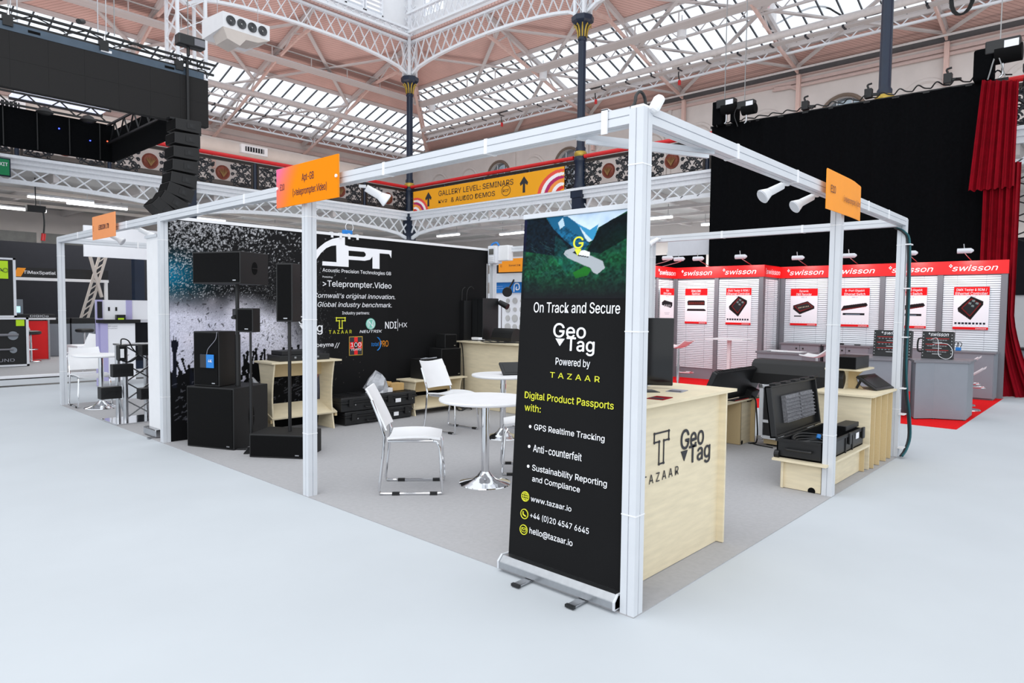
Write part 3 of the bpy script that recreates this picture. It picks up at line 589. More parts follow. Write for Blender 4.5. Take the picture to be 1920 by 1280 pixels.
# ================================================================== OUR STAND (shell scheme)
cp = tag(MB().box(0, 5.14, 0, 5.98, 0, .006).build('stand_carpet', M_carpet_g), 'grey stand carpet under the corner stand with chairs', 'carpet')
cp = tag(MB().box(0, 5.14, 6.0, 9.93, 0, .006).build('stand_carpet', M_carpet_g), 'grey stand carpet under the neighbouring stand at left', 'carpet')
def slotted(w=.08, s=.006, d=.006):
    h = w/2; q = []
    for k in range(4):
        a = k*PI/2; R = Matrix.Rotation(a, 2)
        for p in ((-h,-h),(-s/2,-h),(-s/2,-h+d),(s/2,-h+d),(s/2,-h)): q.append(tuple(R @ Vector(p)))
    return q
SL = slotted()
def post(x, y, label, h=2.47, strips=(.5,1.4,2.2)):
    t = thing('shell_post', label, 'post', (x+.04,y+.04,0), 0, 'white slotted stand posts')
    MB().prism(SL, Matrix.Translation((x+.04,y+.04,.006)), h-.006).build('upright', M_alu, t)
    MB().box(x+.005,x+.075,y+.005,y+.075,h,h+.012).build('end_cap', M_white, t)
    for z in strips: MB().box(x-.002,x+.082,y-.002,y+.082,z,z+.006).build('cable_tie', M_white, t)
def beam(p0, p1, label, z=2.44):
    t = thing('header_beam', label, 'beam', ((p0[0]+p1[0])/2,(p0[1]+p1[1])/2,z-.04), 0, 'white slotted header beams')
    a = Vector((*p0,z)); b = Vector((*p1,z)); T = barM(a, a+(b-a).normalized(), 1, 1); MB().prism(SL, T, (b-a).length).build('extrusion', M_alu, t)
    d = (b-a).normalized(); n = int((b-a).length/1.0)
    for i in range(1, n+1):
        c = a+d*((b-a).length*i/(n+1)); e = d*.03; MB().bar(c-e*.4, c+e*.4, .086, .086).build('clip', M_white, t)
for x, y, lb in ((0,0,'nearest white corner post right of the roll-up banner'),(0,2.99,'white post carrying the orange and pink name board'),(0,5.958,'white post at the left end of the black graphic wall'),(0,9.85,'farthest left white post with chair beside it'),(2.96,0,'white post in front of the open black case'),(5.06,0,'white post with the dark cable bundle strapped to it'),(5.06,2.96,'white back post mostly hidden behind the nearest corner post'),(5.06,5.9,'white back post carrying the meter box'),(5.06,9.85,'rear white post of the left neighbouring stand')): post(x, y, lb)
for a, b, lb in (((.04,.08),(.04,2.99),'long white header beam from the near corner to the pink name board'),((.04,3.07),(.04,5.96),'white header beam from the pink name board to the graphic wall'),((.04,6.04),(.04,9.85),'white header beam at far left over the neighbouring stand'),((.08,.04),(2.96,.04),'white header beam from the near corner to the right orange board'),((3.04,.04),(5.06,.04),'short white header beam right of the right orange board'),((5.1,.08),(5.1,2.96),'rear white header beam seen against the black drape'),((5.1,3.04),(5.1,5.9),'rear white header beam behind the roll-up banner'),((.08,9.89),(5.06,9.89),'rear white header beam of the left neighbouring stand')): beam(a, b, lb)
t = thing('corner_brace', 'thin white brace rod crossing behind the nearest corner post', 'brace', (.3,.2,2.39)); barp('rod', t, (.04,.42,2.4), (.8,.04,2.4), .03, .03, M_alu); barp('rod', t, (.04,.36,2.365), (.74,.04,2.365), .02, .02, M_alu)
t = thing('plastic_finial', 'rounded white plastic knob on top of the nearest corner post', 'cap', (.1,-.02,2.47)); MB().bar((.06,-.01,2.45),(.1,-.03,2.53),.06,.05).build('knob', M_white, t, bevel=.02)
t = thing('paper_tag', 'white paper tag hooked over the near end of the long header beam', 'tag', (-.01,.23,2.4)); MB().box(-.012,-.004,.2,.235,2.37,2.49).box(-.012,.05,.2,.235,2.485,2.492).build('strip', M_white, t)
t = thing('black_cable', 'black cable lying along the top of the long header beam with a loop', 'cable', (.04,.6,2.49))
MB().tube([(.03,2.4,2.487),(.03,.7,2.487),(.05,.2,2.487),(.06,.1,2.5),(.09,.1,2.56),(.13,.1,2.585),(.17,.1,2.56),(.18,.1,2.49)], .008, 6).build('cable', M_cable, t)
# spotlights
def spot(x, y, z, ux, uy, label):
    t = thing('spotlight', label, 'spotlight', (x,y,z), 0, 'white clip-on stand spotlights'); d = Vector((ux,uy,0)).normalized()
    p = Vector((x,y,z)); a = p+d*.05+Vector((0,0,-.01)); b = a+d*.1+Vector((0,0,-.05))
    barp('arm', t, p, a+Vector((0,0,.01)), .02, .02, M_white); MB().cyl(a, b, .026, .03, 14).build('lamp_body', M_white, t, smooth=True)
    MB().cyl(b, b+d*.05+Vector((0,0,-.032)), .03, .052, 16).build('reflector', M_white, t, smooth=True); MB().cyl(b+d*.049+Vector((0,0,-.031)), b+d*.055+Vector((0,0,-.035)), .047, n=16).build('bulb', M_lgrey, t)
spot(.08,2.42,2.38, .9,-.5,'white spotlight on the long beam just right of the pink name board'); spot(.08,6.95,2.4,.8,-.6,'white spotlight on the far left beam'); spot(.08,8.0,2.4,.8,-.6,'white spotlight half hidden behind the small orange board')
spot(2.05,.08,2.4,-.8,.6,'left of two white spotlights under the right header beam'); spot(2.66,.08,2.4,-.8,.6,'right of two white spotlights, next to the right orange board'); spot(5.06,2.85,2.44,-.9,.3,'white spotlight on the rear beam near the corner post')
# name boards
def gradboard(t, T, u0, u1, v0, v1, pink):
    MB().box(u0,u1,v0,v1,-.008,0,0,T).build('board', M_org, t)
    H, W = 40, 80; V, U = np.mgrid[0:1:H*1j,0:1:W*1j]; k = np.clip(1.15-U*2.6-(1-V)*.6, 0, 1)[...,None] if pink else np.zeros((H,W,1))
    k2 = np.clip(1-U*3.2, 0, 1)[...,None]*np.clip((1-V)*1.2,0,1)[...,None] if pink else np.zeros((H,W,1))
    A = (1-k)*np.array((.94,.53,.02))+k*np.array((.9,.42,.6)); A = A*(1-.5*k2)+np.array((.96,.44,.3))*.5*k2
    if not pink: A = np.zeros((H,W,3))+np.array(pink or (.96,.6,.06)) if pink != 0 else A
    raster('printed_face', A, T, u0, u1, v0, v1, t)
    for u in (u0+.02, u1-.02): MB().cyl(T @ Vector((u,(v0+v1)/2,0)), T @ Vector((u,(v0+v1)/2,.012)), .012, n=10).build('rivet', M_white, t)
T = FX(-.045); t = thing('name_board', 'orange name board fading to pink at its left end, lettered Apt-GB', 'sign', (-.045,2.94,2.29)); gradboard(t, T, -3.375, -2.49, 2.292, 2.6, True)
text('E10', T, -3.315, -3.25, 2.425, 2.475, M_txtP, t, .02); text('Apt-GB', T, -2.985, -2.815, 2.45, 2.52, M_txtP, t, .015); text('(>teleprompter.Video)', T, -3.12, -2.64, 2.35, 2.42, M_txtP, t, .01)
T = FX(-.045); t = thing('name_board', 'small plain orange name board farthest left', 'sign', (-.045,7.66,2.32)); MB().box(-8.09,-7.23,2.32,2.61,-.008,0,0,T).build('board', mat('pale_orange_board', hx(236,150,92), .5, var=.02), t); text('LEDISON LTD', T, -7.84, -7.45, 2.43, 2.49, M_txtP, t, .005); text('E', T, -8.05, -8.03, 2.43, 2.49, M_txtP, t)
t = thing('name_board', 'orange name board on the right header beam, slightly bent', 'sign', (2.9,-.045,2.27))
ns = 8; me = MB()
bend = lambda u: -.045-.0+max(0, (u-3.0))**2*.12
for i in range(ns):
    a, b = 2.46+i*.9/ns, 2.46+(i+1)*.9/ns; me.add([(a,bend(a),2.27),(b,bend(b),2.27),(b,bend(b),2.565-(.0 if b<3.1 else (b-3.1)*.06)),(a,bend(a),2.565-(.0 if a<3.1 else (a-3.1)*.06)),(a,bend(a)+.006,2.27),(b,bend(b)+.006,2.27),(b,bend(b)+.006,2.56),(a,bend(a)+.006,2.56)], [(0,1,2,3),(7,6,5,4),(3,2,6,7),(0,4,5,1)]+([(0,3,7,4)] if i==0 else [])+([(1,5,6,2)] if i==ns-1 else []))
me.build('board', M_org, t); T = FY(-.048); text('E10', T, 2.54, 2.645, 2.4, 2.455, M_txtP, t, .02); T = FY(-.036); text('Apt-GB', T, 3.03, 3.18, 2.44, 2.49, M_txtP, t, .01); text('(>teleprompter.Video)', T, 2.83, 3.27, 2.355, 2.415, M_txtP, t, .0, d=.02)
# graphic wall
WY = 5.955; T = FY(WY)
t = thing('graphic_wall', 'big black stand wall with printed logos and a concert crowd picture', 'wall panel', (2.5,WY,0))
MB().box(.08,5.0,WY,WY+.04,.01,2.43).build('panel', M_board, t)
MB().box(.08,5.0,WY-.01,WY+.05,2.43,2.465).build('top_trim', M_white, t)
H, W = 300, 380; u0, u1, v0, v1 = .082, 3.0, .012, 2.425
U = np.linspace(u0,u1,W)[None,:]; V = np.linspace(v0,v1,H)[:,None]
rr0 = np.random.RandomState(4); n1 = vnoise(H,W,60,3); n2 = vnoise(H,W,8,5)
base = np.zeros((H,W,3))+np.array((.095,.095,.10))
right = 1.42+.45*np.clip((1.7-V)/.9,0,1)
wgt = np.clip((right+.25-(U+.35*(n1-.5)))/.5, 0, 1)
topk = np.clip((1.72-V+.3*(n1-.5)-.12*U)/.28, 0, 1)
glow = (wgt*topk)[...,None]; white = (np.stack([.74+.18*n1, .74+.17*n1, .82+.13*n1], -1)+(rr0.rand(H,W,1)-.5)*.16)*(1-.25*np.clip((U-1.2)/.6,0,1))[...,None]
teal = (np.exp(-((U-.05)/.35)**2)*np.exp(-((V-1.83)/.2)**2))[...,None]
base = base*(1-teal)+np.array((.02,.42,.55))*teal
base = base*(1-glow)+white*glow
for gu, gv in ((.55,1.55),(.85,1.5),(.3,1.12),(.95,1.15),(.7,1.1)):
    g_ = (np.exp(-(((U-gu)/.09)**2+((V-gv)/.07)**2)))[...,None]*.3; base = base*(1-g_)+np.array((1,.96,1.))*g_
def px(u, v): return ((u-u0)/(u1-u0)*(W-1), (v-v0)/(v1-v0)*(H-1))
rr = np.random.RandomState(11)
for k in range(2600):                                       # confetti in the dark top
    u = u0+abs(rr.randn())*.75; v = 2.42-rr.rand()**1.3*.85
    if u > 1.75 or (u > 1.2 and rr.rand() < .5): 
        if rr.rand() < .6: continue
    s = (.004+.011*rr.rand()*(v-1.4)); a = rr.rand()*PI; b = .5+.4*rr.rand()
    cx, cy = px(u, v); sx = s/(u1-u0)*W; d1 = (math.cos(a)*sx, math.sin(a)*sx); d2 = (-math.sin(a)*sx*.45, math.cos(a)*sx*.45)
    fillpoly(base, [(cx+d1[0]+d2[0],cy+d1[1]+d2[1]),(cx+d1[0]-d2[0],cy+d1[1]-d2[1]),(cx-d1[0]-d2[0],cy-d1[1]-d2[1]),(cx-d1[0]+d2[0],cy-d1[1]+d2[1])], (b,b,b*1.02), .75)
sp = rr.rand(H,W); dens = np.exp(-((U-1.45)/.4)**2)*np.clip((V-.7)/.6,0,1)*np.clip((2.3-V),0,1)
m_ = (sp < dens*.35); base[m_] = base[m_]*.5+.5*(.25+.45*rr.rand(m_.sum(),1))
for k in range(260):                                        # dark flecks in the glow
    u = u0+rr.rand()*1.6; v = .85+rr.rand()*.8; s = .004+.012*rr.rand()**3; a = rr.rand()*PI; cx, cy = px(u,v); sx = s/(u1-u0)*W
    d1 = (math.cos(a)*sx*1.6, math.sin(a)*sx*1.6); d2 = (-math.sin(a)*sx*.5, math.cos(a)*sx*.5)
    fillpoly(base, [(cx+d1[0]+d2[0],cy+d1[1]+d2[1]),(cx+d1[0]-d2[0],cy+d1[1]-d2[1]),(cx-d1[0]-d2[0],cy-d1[1]-d2[1]),(cx-d1[0]+d2[0],cy-d1[1]+d2[1])], (.2,.2,.22), .8)
crowd = .70+.10*(vnoise(1,W,14,9)[0]-.5)*2+.05*np.sin(np.linspace(0,40,W))+.18*np.clip((np.linspace(u0,u1,W)-1.2),0,.6)
crowd = np.where(np.linspace(u0,u1,W) > 1.75, -1, crowd)[None,:]
cm_ = V < crowd+.04*(n2-.5)*4; base[cm_] = (.045,.047,.055)
for k in range(110):                                        # heads and raised hands
    u = u0+rr.rand()*1.65; v = .64+.16*rr.rand()+.1*max(0,u-1.2); r = .025+.02*rr.rand()
    fillpoly(base, [px(u+r*math.cos(a),v+r*1.15*math.sin(a)) for a in np.linspace(0,2*PI,12)], (.05,.052,.06))
    if rr.rand() < .4:
        hh = .07+.12*rr.rand(); q = rr.randn()*.04; fillpoly(base, [px(u-.01,v),px(u+.012,v),px(u+q+.014,v+hh),px(u+q+.02,v+hh+.03),px(u+q,v+hh+.045),px(u+q-.02,v+hh+.03),px(u+q-.008,v+hh)], (.05,.052,.06))
for (u, v, w_) in ((.12,1.1,.05),(.62,.98,.045),(.3,.75,.03)):
    fillpoly(base, [px(u-.02,.6),px(u+.03,.6),px(u+.03,v-.12),px(u+w_,v-.04),px(u+w_*1.1,v+.03),px(u+w_*.7,v),px(u+w_*.5,v+.06),px(u+.012,v),px(u,v+.07),px(u-.01,v),px(u-w_*.6,v+.04),px(u-w_*.5,v-.05),px(u-.01,v-.13)], (.07,.08,.12))
for k in range(240):
    u = u0+rr.rand()*1.6; v = .2+.45*rr.rand(); q = rr.randn()*.03; fillpoly(base, [px(u,v),px(u+.02+q,v+.02),px(u+.035+q,v+.012),px(u+.01,v-.006)], (.42,.42,.45), .6)
for k in range(60):
    u = 1.7+rr.rand()*.9; v = .45+.5*rr.rand(); s = .006; fillpoly(base, [px(u,v),px(u+s,v+.004),px(u+s,v+.012)], (.5,.48,.46), .7)
fillpoly(base, [px(1.78,.6),px(1.86,.68),px(1.97,.73),px(2.03,.76),px(2.08,.73),px(2.02,.70),px(1.94,.68),px(1.88,.58),px(1.84,.5)], (.62,.42,.38))
raster('printed_crowd_picture', base, T, u0, u1, v0, v1, t)
z = T @ Matrix.Translation((0,0,.004))
lg = MB()
lg.prism([(1.76,1.96),(1.848,2.047),(1.882,2.115),(1.939,2.191),(2.015,2.257),(2.092,2.292),(2.165,2.305),(2.169,2.086),(1.961,2.086),(1.958,2.033),(2.353,2.033),(2.353,2.308),(2.297,2.319),(2.297,2.421),(2.217,2.412),(2.108,2.385),(2.0,2.329),(1.924,2.27),(1.849,2.199),(1.76,2.1)], z, .003)
lg.prism([(2.353,2.25),(2.6,2.25),(2.626,2.226),(2.626,2.2),(2.6,2.182),(2.58,2.179),(2.353,2.179),(2.353,2.13),(2.609,2.13),(2.694,2.15),(2.737,2.196),(2.737,2.302),(2.353,2.306)], z, .003)
lg.prism([(2.737,2.032),(2.853,2.032),(2.853,2.247),(3.018,2.247),(3.054,2.194),(3.058,2.3),(2.737,2.302)], z, .003)
lg.build('apt_logo', M_txtW, t)
text('Acoustic Precision Technologies GB', T, 1.961,3.051,1.94,2.0, M_txtW, t, .012, d=.005); text('Powering:', T, 1.961,2.114,1.872,1.9, M_txtW, t, .01, d=.005)
text('>Teleprompter.Video', T, 1.965,3.059,1.745,1.845, M_txtW, t, .02, d=.005); text("Cornwall's original innovation.", T, 1.83,3.123,1.6,1.68, M_txtW, t, .012, .25, d=.005)
text('Global industry benchmark.', T, 1.89,3.065,1.485,1.565, M_txtW, t, .012, .25, d=.005); text('Industry partners:', T, 2.255,2.686,1.393,1.442, M_txtW, t, .012, d=.005)
text('TAZAAR', T, 2.053,2.401,1.15,1.195, M_txtY, t, .02, d=.005, sp=1.4); text('NEUTRIK', T, 2.528,2.9,1.152,1.188, M_txtW, t, .04, .2, d=.005)
def outlineT(u0, u1, v0, v1, m, par, T, r=.006, d=.006):
    a = (u1-u0); b = v1-v0; P = [(u0,v1),(u1,v1),(u1,v1-.28*b),(u0+.66*a,v1-.28*b),(u0+.66*a,v0),(u0+.34*a,v0),(u0+.34*a,v1-.28*b),(u0,v1-.28*b),(u0,v1)]
    mb = MB()
    for i in range(8): mb.bar(T @ Vector((*P[i],d)), T @ Vector((*P[i+1],d)), r*2, .003, 0, T.to_3x3() @ Vector((0,0,1)))
    for q in P[:8]: mb.cyl(T @ Vector((*q,d-.001)), T @ Vector((*q,d+.003)), r*1.8, n=8)
    return mb.build('t_logo', m, par)
outlineT(2.165,2.297,1.22,1.358,M_txtY,t,T)
MB().cyl(T @ Vector((2.707,1.273,.004)), T @ Vector((2.707,1.273,.008)), .078, n=28).build('round_logo', M_teal, t)
MB().tube([T @ Vector((2.707+.062*math.cos(a),1.273+.062*math.sin(a),.01)) for a in np.linspace(0,2*PI,25)], .004, 4).build('round_logo_ring', M_txtW, t); text('N', T, 2.67,2.745,1.235,1.31, M_txtW, t, .0, d=.01)
text('NDI', T, 2.952,3.149,1.205,1.3, M_txtW, t, .04, d=.005); plate('logo_bar', T, 3.168,3.173,1.17,1.34,.002,M_txtW,t,.004); text('HX', T, 3.195,3.341,1.22,1.285, M_txtW, t, -.01, d=.005)
text('beyma', T, 1.87,2.12,.972,1.035, M_txtW, t, .04, d=.005); text('//', T, 2.136,2.214,.96,1.03, M_txtW, t, .03, .2, d=.005)
# jubilee badge
plate('badge', T, 2.36,2.575,.851,1.107,.002, M_gold, t, .003); plate('badge_field', T, 2.37,2.565,.861,1.097,.002, M_txtK, t, .004)
plate('badge_cross', T, 2.44,2.495,.861,1.097,.002,M_redp,t,.005); plate('badge_cross', T, 2.37,2.565,.94,1.03,.002,M_redp,t,.005); text('100', T, 2.385,2.55,.965,1.025, M_txtW, t, .02, d=.009); text('YEARS', T, 2.385,2.55,.915,.95, M_txtW, t, .02, d=.009)
text('total', T, 2.72,2.842,.965,1.02, M_blue, t, .03, .1, d=.005); text('PRO', T, 2.86,3.007,.952,1.038, M_org, t, .0, d=.005)
MB().tube([T @ Vector((2.79+.085*math.cos(a),.995+.095*math.sin(a),.006)) for a in np.linspace(-1.3,1.3,14)], [.002]+[.009]*12+[.002], 5).build('logo_arc', M_blue, t)
text('g', T, 1.878,1.958,1.144,1.263, M_txtW, t, .04, d=.005); text('Ta', T, 1.73,1.87,1.18,1.27, M_txtW, t, .04, d=.005); text('Geo', T, 1.62,1.84,1.275,1.38, M_txtW, t, .04, d=.005); MB().prism([(1.63,1.27),(1.7,1.27),(1.665,1.22)], z, .003).build('logo_pin', M_txtW, t)
for i in range(4):
    c = thing('white_clip', 'small white clip hooked over the black wall top, '+['leftmost of four, nearest the pink board','second of four from the left','third of four from the left','rightmost of four above the big logo'][i], 'clip', (2.09+i*.13,WY,2.4), 0, 'clips on the black wall'); MB().box(2.08+i*.13,2.11+i*.13,WY-.025,WY-.012,2.4,2.47).box(2.08+i*.13,2.1+i*.13,WY-.025,WY+.02,2.467,2.474).build('hook', M_white, c)
t = thing('blue_tape_roll', 'small blue and white device on top of the black wall', 'gadget', (2.35,5.97,2.47)); MB().box(2.28,2.42,5.95,6.0,2.466,2.52).build('body', M_blue, t, bevel=.01); MB().tube([(2.38+.06*math.cos(a),5.97,2.56+.06*math.sin(a)) for a in np.linspace(-1.5,4,14)], .004, 5).build('loop', M_white, t)
# chairs and tables
def chair(x, y, ang, label):
    t = thing('white_chair', label, 'chair', (x,y,.006), ang, 'white meeting chairs'); w = .22     # faces local +x
    mb = MB()
    nx, ny = 8, 6; top = []; 
    def sz(i, j): u = i/nx; v = (j/ny-.5)*2; return (-.2+.42*u, v*(.225-.03*u*u), .445+.02*v*v-.035*max(0,(u-.75))*4*.25+.012*math.sin(u*PI))
    vs = [sz(i,j) for i in range(nx+1) for j in range(ny+1)]; n = len(vs); vs += [(a,b,c-.018) for a,b,c in vs]
    def grid(nx, ny, n):
        fs = []
        for i in range(nx):
            for j in range(ny): a = i*(ny+1)+j; fs += [(a,a+ny+1,a+ny+2,a+1),(n+a+1,n+a+ny+2,n+a+ny+1,n+a)]
        e = [i*(ny+1) for i in range(nx+1)]; f_ = [i*(ny+1)+ny for i in range(nx+1)]
        for q, fl in ((e,0),(f_,1)):
            for i in range(nx): fs.append((q[i],n+q[i],n+q[i+1],q[i+1]) if not fl else (q[i+1],n+q[i+1],n+q[i],q[i]))
        for j in range(ny): fs.append((j+1,n+j+1,n+j,j)); k = nx*(ny+1); fs.append((k+j,n+k+j,n+k+j+1,k+j+1))
        return fs
    mb.add(vs, grid(nx,ny,n)); mb.build('seat', M_white, t, world=False, smooth=True)
    mb = MB()
    def bz(i, j): u = i/nx; v = (j/ny-.5)*2; return (-.2-.14*u-.02*u*u-.03*(1-v*v)*1.0, v*(.215-.015*u), .52+.33*u-.02*(1-v*v)*u)
    vs = [bz(i,j) for i in range(nx+1) for j in range(ny+1)]; vs += [(a-.014,b,c) for a,b,c in vs]; mb.add(vs, grid(nx,ny,n)); mb.build('backrest', M_white, t, world=False, smooth=True)
    for s in (-1,1):
        MB().tube([(-.325,s*.21,.76),(-.27,s*.21,.62),(-.22,s*.215,.47),(-.235,s*.215,.3),(-.265,s*.22,.04),(-.255,s*.22,.014),(-.22,s*.22,.01),(.2,s*.22,.01),(.235,s*.22,.014),(.24,s*.22,.04),(.215,s*.2,.38),(.19,s*.195,.425),(.15,s*.19,.43),(-.2,s*.19,.43)], .011, 8).build('sled_leg', M_chrome, t, world=False, smooth=True)
        for xx in (-.16,.14): MB().box(xx,xx+.06,s*.22-.014,s*.22+.014,0,.024).build('foot_pad', M_blk2, t, world=False)
    for xx in (-.18,.14): MB().tube([(xx,-.19,.428),(xx,.19,.428)], .01, 6).build('cross_tube', M_chrome, t, world=False)
    return t
chair(.76,2.61,math.atan2(-.69,.72),'white chair nearest the pink-board post, facing right'); chair(2.78,4.36,math.radians(-84),'white chair with its back to the black wall, behind the front table')
chair(1.9,2.36,math.radians(135),'white chair mostly hidden behind the roll-up banner'); chair(3.55,3.35,math.radians(155),'white chair beyond the rear table, beside the banner'); chair(.3,9.55,math.radians(-92),'white chair by the farthest left post')
def rtable(x, y, r, label, h=.74):
    t = thing('round_table', label, 'table', (x,y,.006), 0, 'round white tables with chrome foot')
    MB().lathe([(r-.03,h-.03),(r-.004,h-.022),(r,h-.01),(r-.004,h)], (x,y,0), 48).build('tabletop', M_white, t, smooth=True)
    MB().lathe([(.035,.09),(.035,h-.05),(.12,h-.045),(.12,h-.03)], (x,y,0), 20).build('pedestal', M_chrome, t, smooth=True)
    MB().lathe([(.225,.006),(.222,.014),(.17,.028),(.1,.045),(.065,.075),(.04,.11)], (x,y,0), 40).build('foot', M_chrome, t, smooth=True); return t
rtable(1.28,2.30,.40,'front round white table, left of the roll-up banner'); rtable(2.9,3.62,.37,'rear round white table with the tilted tablet on it'); rtable(.34,9.2,.36,'small round white table by the farthest left post', .78)
# plywood pieces
def hour(x0, x1, z1, waist, inner=None):
    L = [(x0,0),(x0+.0,.02)]; n = 10; a = []; b = []
    for i in range(n+1): q = i/n; k = waist*math.sin(q*PI); a.append((x0+k, z1*q)); b.append((x1-k, z1*q))
    return a+b[::-1]
def ply_table(x0, x1, y0, y1, h, label, shelf=True, waist=.06):
    t = thing('plywood_table', label, 'table', ((x0+x1)/2,(y0+y1)/2,.006), 0, 'slot-together plywood furniture')
    MB().box(x0,x1,y0,y1,h-.02,h).build('tabletop', M_ply, t)
    for x in (x0+.06,x1-.08):
        T = FX(x); MB().prism([(-b,a) for b, a in [(y0+.03+waist*math.sin(i/10*PI),(h-.02)*i/10) for i in range(11)]+[(y1-.03-waist*math.sin(i/10*PI),(h-.02)*i/10) for i in range(10,-1,-1)]], T, .018).build('side_panel', M_ply, t)
    MB().box(x0+.06,x1-.06,y1-.12,y1-.102,h-.2,h-.02).build('apron', M_plye, t)
    if shelf:
        S_ = MB(); Tm = Matrix.Translation(((x0+x1)/2,(y0+y1)/2,.24*h/.85+.02)) @ Matrix.Rotation(math.radians(22),4,'X'); S_.box(-(x1-x0)/2+.03,(x1-x0)/2-.03,-.17,.17,-.009,.009,0,Tm).build('slanted_shelf', M_ply, t)
        for xx in (x0+.02,x1-.05): MB().box(xx,xx+.03,(y0+y1)/2-.14,(y0+y1)/2-.08,.15*h/.85,.19*h/.85).build('wedge', M_plye, t)
    return t
ply_table(.98,1.9,5.42,5.85,.86,'tall plywood table with curved sides against the crowd picture'); tt = ply_table(3.07,4.07,5.45,5.85,.5,'low plywood bench carrying black speakers', True, .04)
# counter, front
def slab(name, x0,x1,y0,y1,z0,z1,m,t,bevel=0): return MB().box(x0,x1,y0,y1,z0,z1).build(name, m, t, bevel=bevel)
t = thing('plywood_counter', 'large pale plywood counter with black logos beside the near corner post', 'counter', (.85,.4,.006)); slab('worktop',.3,1.43,.14,.62,.985,1.003,M_ply,t); slab('front_panel',.32,1.31,.2,.218,.01,.985,M_ply,t); slab('side_panel',1.305,1.323,.155,.58,.01,.985,M_ply,t); slab('side_panel',.36,.378,.22,.58,.01,.985,M_ply,t); slab('shelf',.38,1.305,.22,.58,.5,.518,M_plye,t)
T = FY(.199); outlineT(.497,.657,.64,.818,M_txtK,t,T,.0045,.002); text('TAZAAR', T, .38,.778,.543,.594, M_txtK, t, .02, sp=1.45)
T2 = T
text('Geo', T2, .8,1.09,.68,.80, M_txtK, t, .05); text('Tag', T2, .905,1.18,.555,.69, M_txtK, t, .05); MB().prism([(.805,.672),(.885,.672),(.845,.61)], T2, .004).build('logo_pin', M_txtK, t)
# monitor, papers
t = thing('monitor', 'upright black monitor seen from behind on the plywood counter', 'monitor', (1.09,.5,1.003)); Tm = Matrix.Translation((1.09,.42,1.003)) @ Matrix.Rotation(math.atan2(-.86,.5),4,'Z')
MB().box(-.42,.0,-.012,.02,.02,.455,0,Tm).build('panel', M_screen, t, bevel=.006); MB().box(-.26,-.16,-.1,.09,0,.02,0,Tm).build('stand', M_blk3, t)
for i, (x, y, a, m, lb) in enumerate(((.62,.42,.3,M_lgtxt,'grey leaflet on the plywood counter nearest the post'),(.86,.46,.9,M_dimw,'darker leaflet in the middle of the counter'),(1.0,.34,.2,M_lgtxt,'small leaflet right on the counter'),(.62,.24,.1,M_curt,'dark red booklet at the counter front edge'))):
    t = thing('leaflet', lb, 'leaflet', (x,y,1.003), a); MB().box(-.07,.07,-.05,.05,0,.004).build('paper', m, t, world=False); MB().box(-.06,-.01,-.04,.04,.004,.0046).build('printed_block', M_txtK, t, world=False)
# low unit + tilted touch monitor + laptop
t = thing('plywood_stand', 'low plywood stand under the tilted touch monitor', 'stand', (4.3,1.7,.006)); slab('worktop',3.7,4.95,1.4,2.1,.5,.518,M_ply,t); slab('leg_panel',4.46,4.74,1.43,1.448,.01,.5,M_ply,t); slab('leg_panel',4.45,4.468,1.43,1.75,.01,.5,M_plye,t); slab('leg_panel',3.9,3.918,1.5,2.0,.01,.5,M_ply,t); slab('leg_panel',4.72,4.738,1.38,1.75,.01,.5,M_plye,t); MB().cyl((4.5,1.429,.03),(4.5,1.433,.03),.025,n=12).build('cable_hole', M_grille, t)
t = thing('touch_monitor', 'wide black touch monitor tilted back, seen from behind', 'monitor', (4.1,1.6,.52)); Tm = Matrix.Translation((4.26,1.5,.55)) @ Matrix.Rotation(math.radians(24),4,'X') 
MB().box(-.63,.63,-.03,.03,0,.36,0,Tm).build('panel', M_blk2, t, bevel=.01); MB().box(-.6,.6,-.025,.025,.36,.364,0,Tm).build('vent_strip', M_blk3, t)
for k in range(24): MB().box(-.55+k*.046,-.53+k*.046,-.015,.015,.364,.367,0,Tm).build('vent_slot', M_grille, t)
MB().box(.35,.55,-.1,.02,-.035,.1,0,Tm).build('foot', M_blk3, t); MB().box(-.5,-.3,-.1,.02,-.035,.1,0,Tm).build('foot', M_blk3, t)
t = thing('keyboard', 'thin dark keyboard in front of the touch monitor', 'keyboard', (4.5,1.44,.518)); slab('body',4.25,4.8,1.41,1.5,.518,.53,M_blk3,t,.003); slab('red_stripe',4.25,4.8,1.409,1.411,.524,.527,M_redp,t)
t = thing('cable', 'black cable looping between the plywood stand and flight case', 'cable', (4.6,1.35,.0))
MB().tube([(4.6,1.38,.012),(4.64,1.36,.014),(4.68,1.34,.02),(4.66,1.32,.1),(4.62,1.31,.25),(4.6,1.315,.4),(4.62,1.34,.52),(4.7,1.45,.55)], .009, 6).tube([(4.6,1.4,.012),(4.62,1.36,.012),(4.58,1.28,.012),(4.55,1.1,.012)], .007, 6).build('cable_run', M_cable, t)
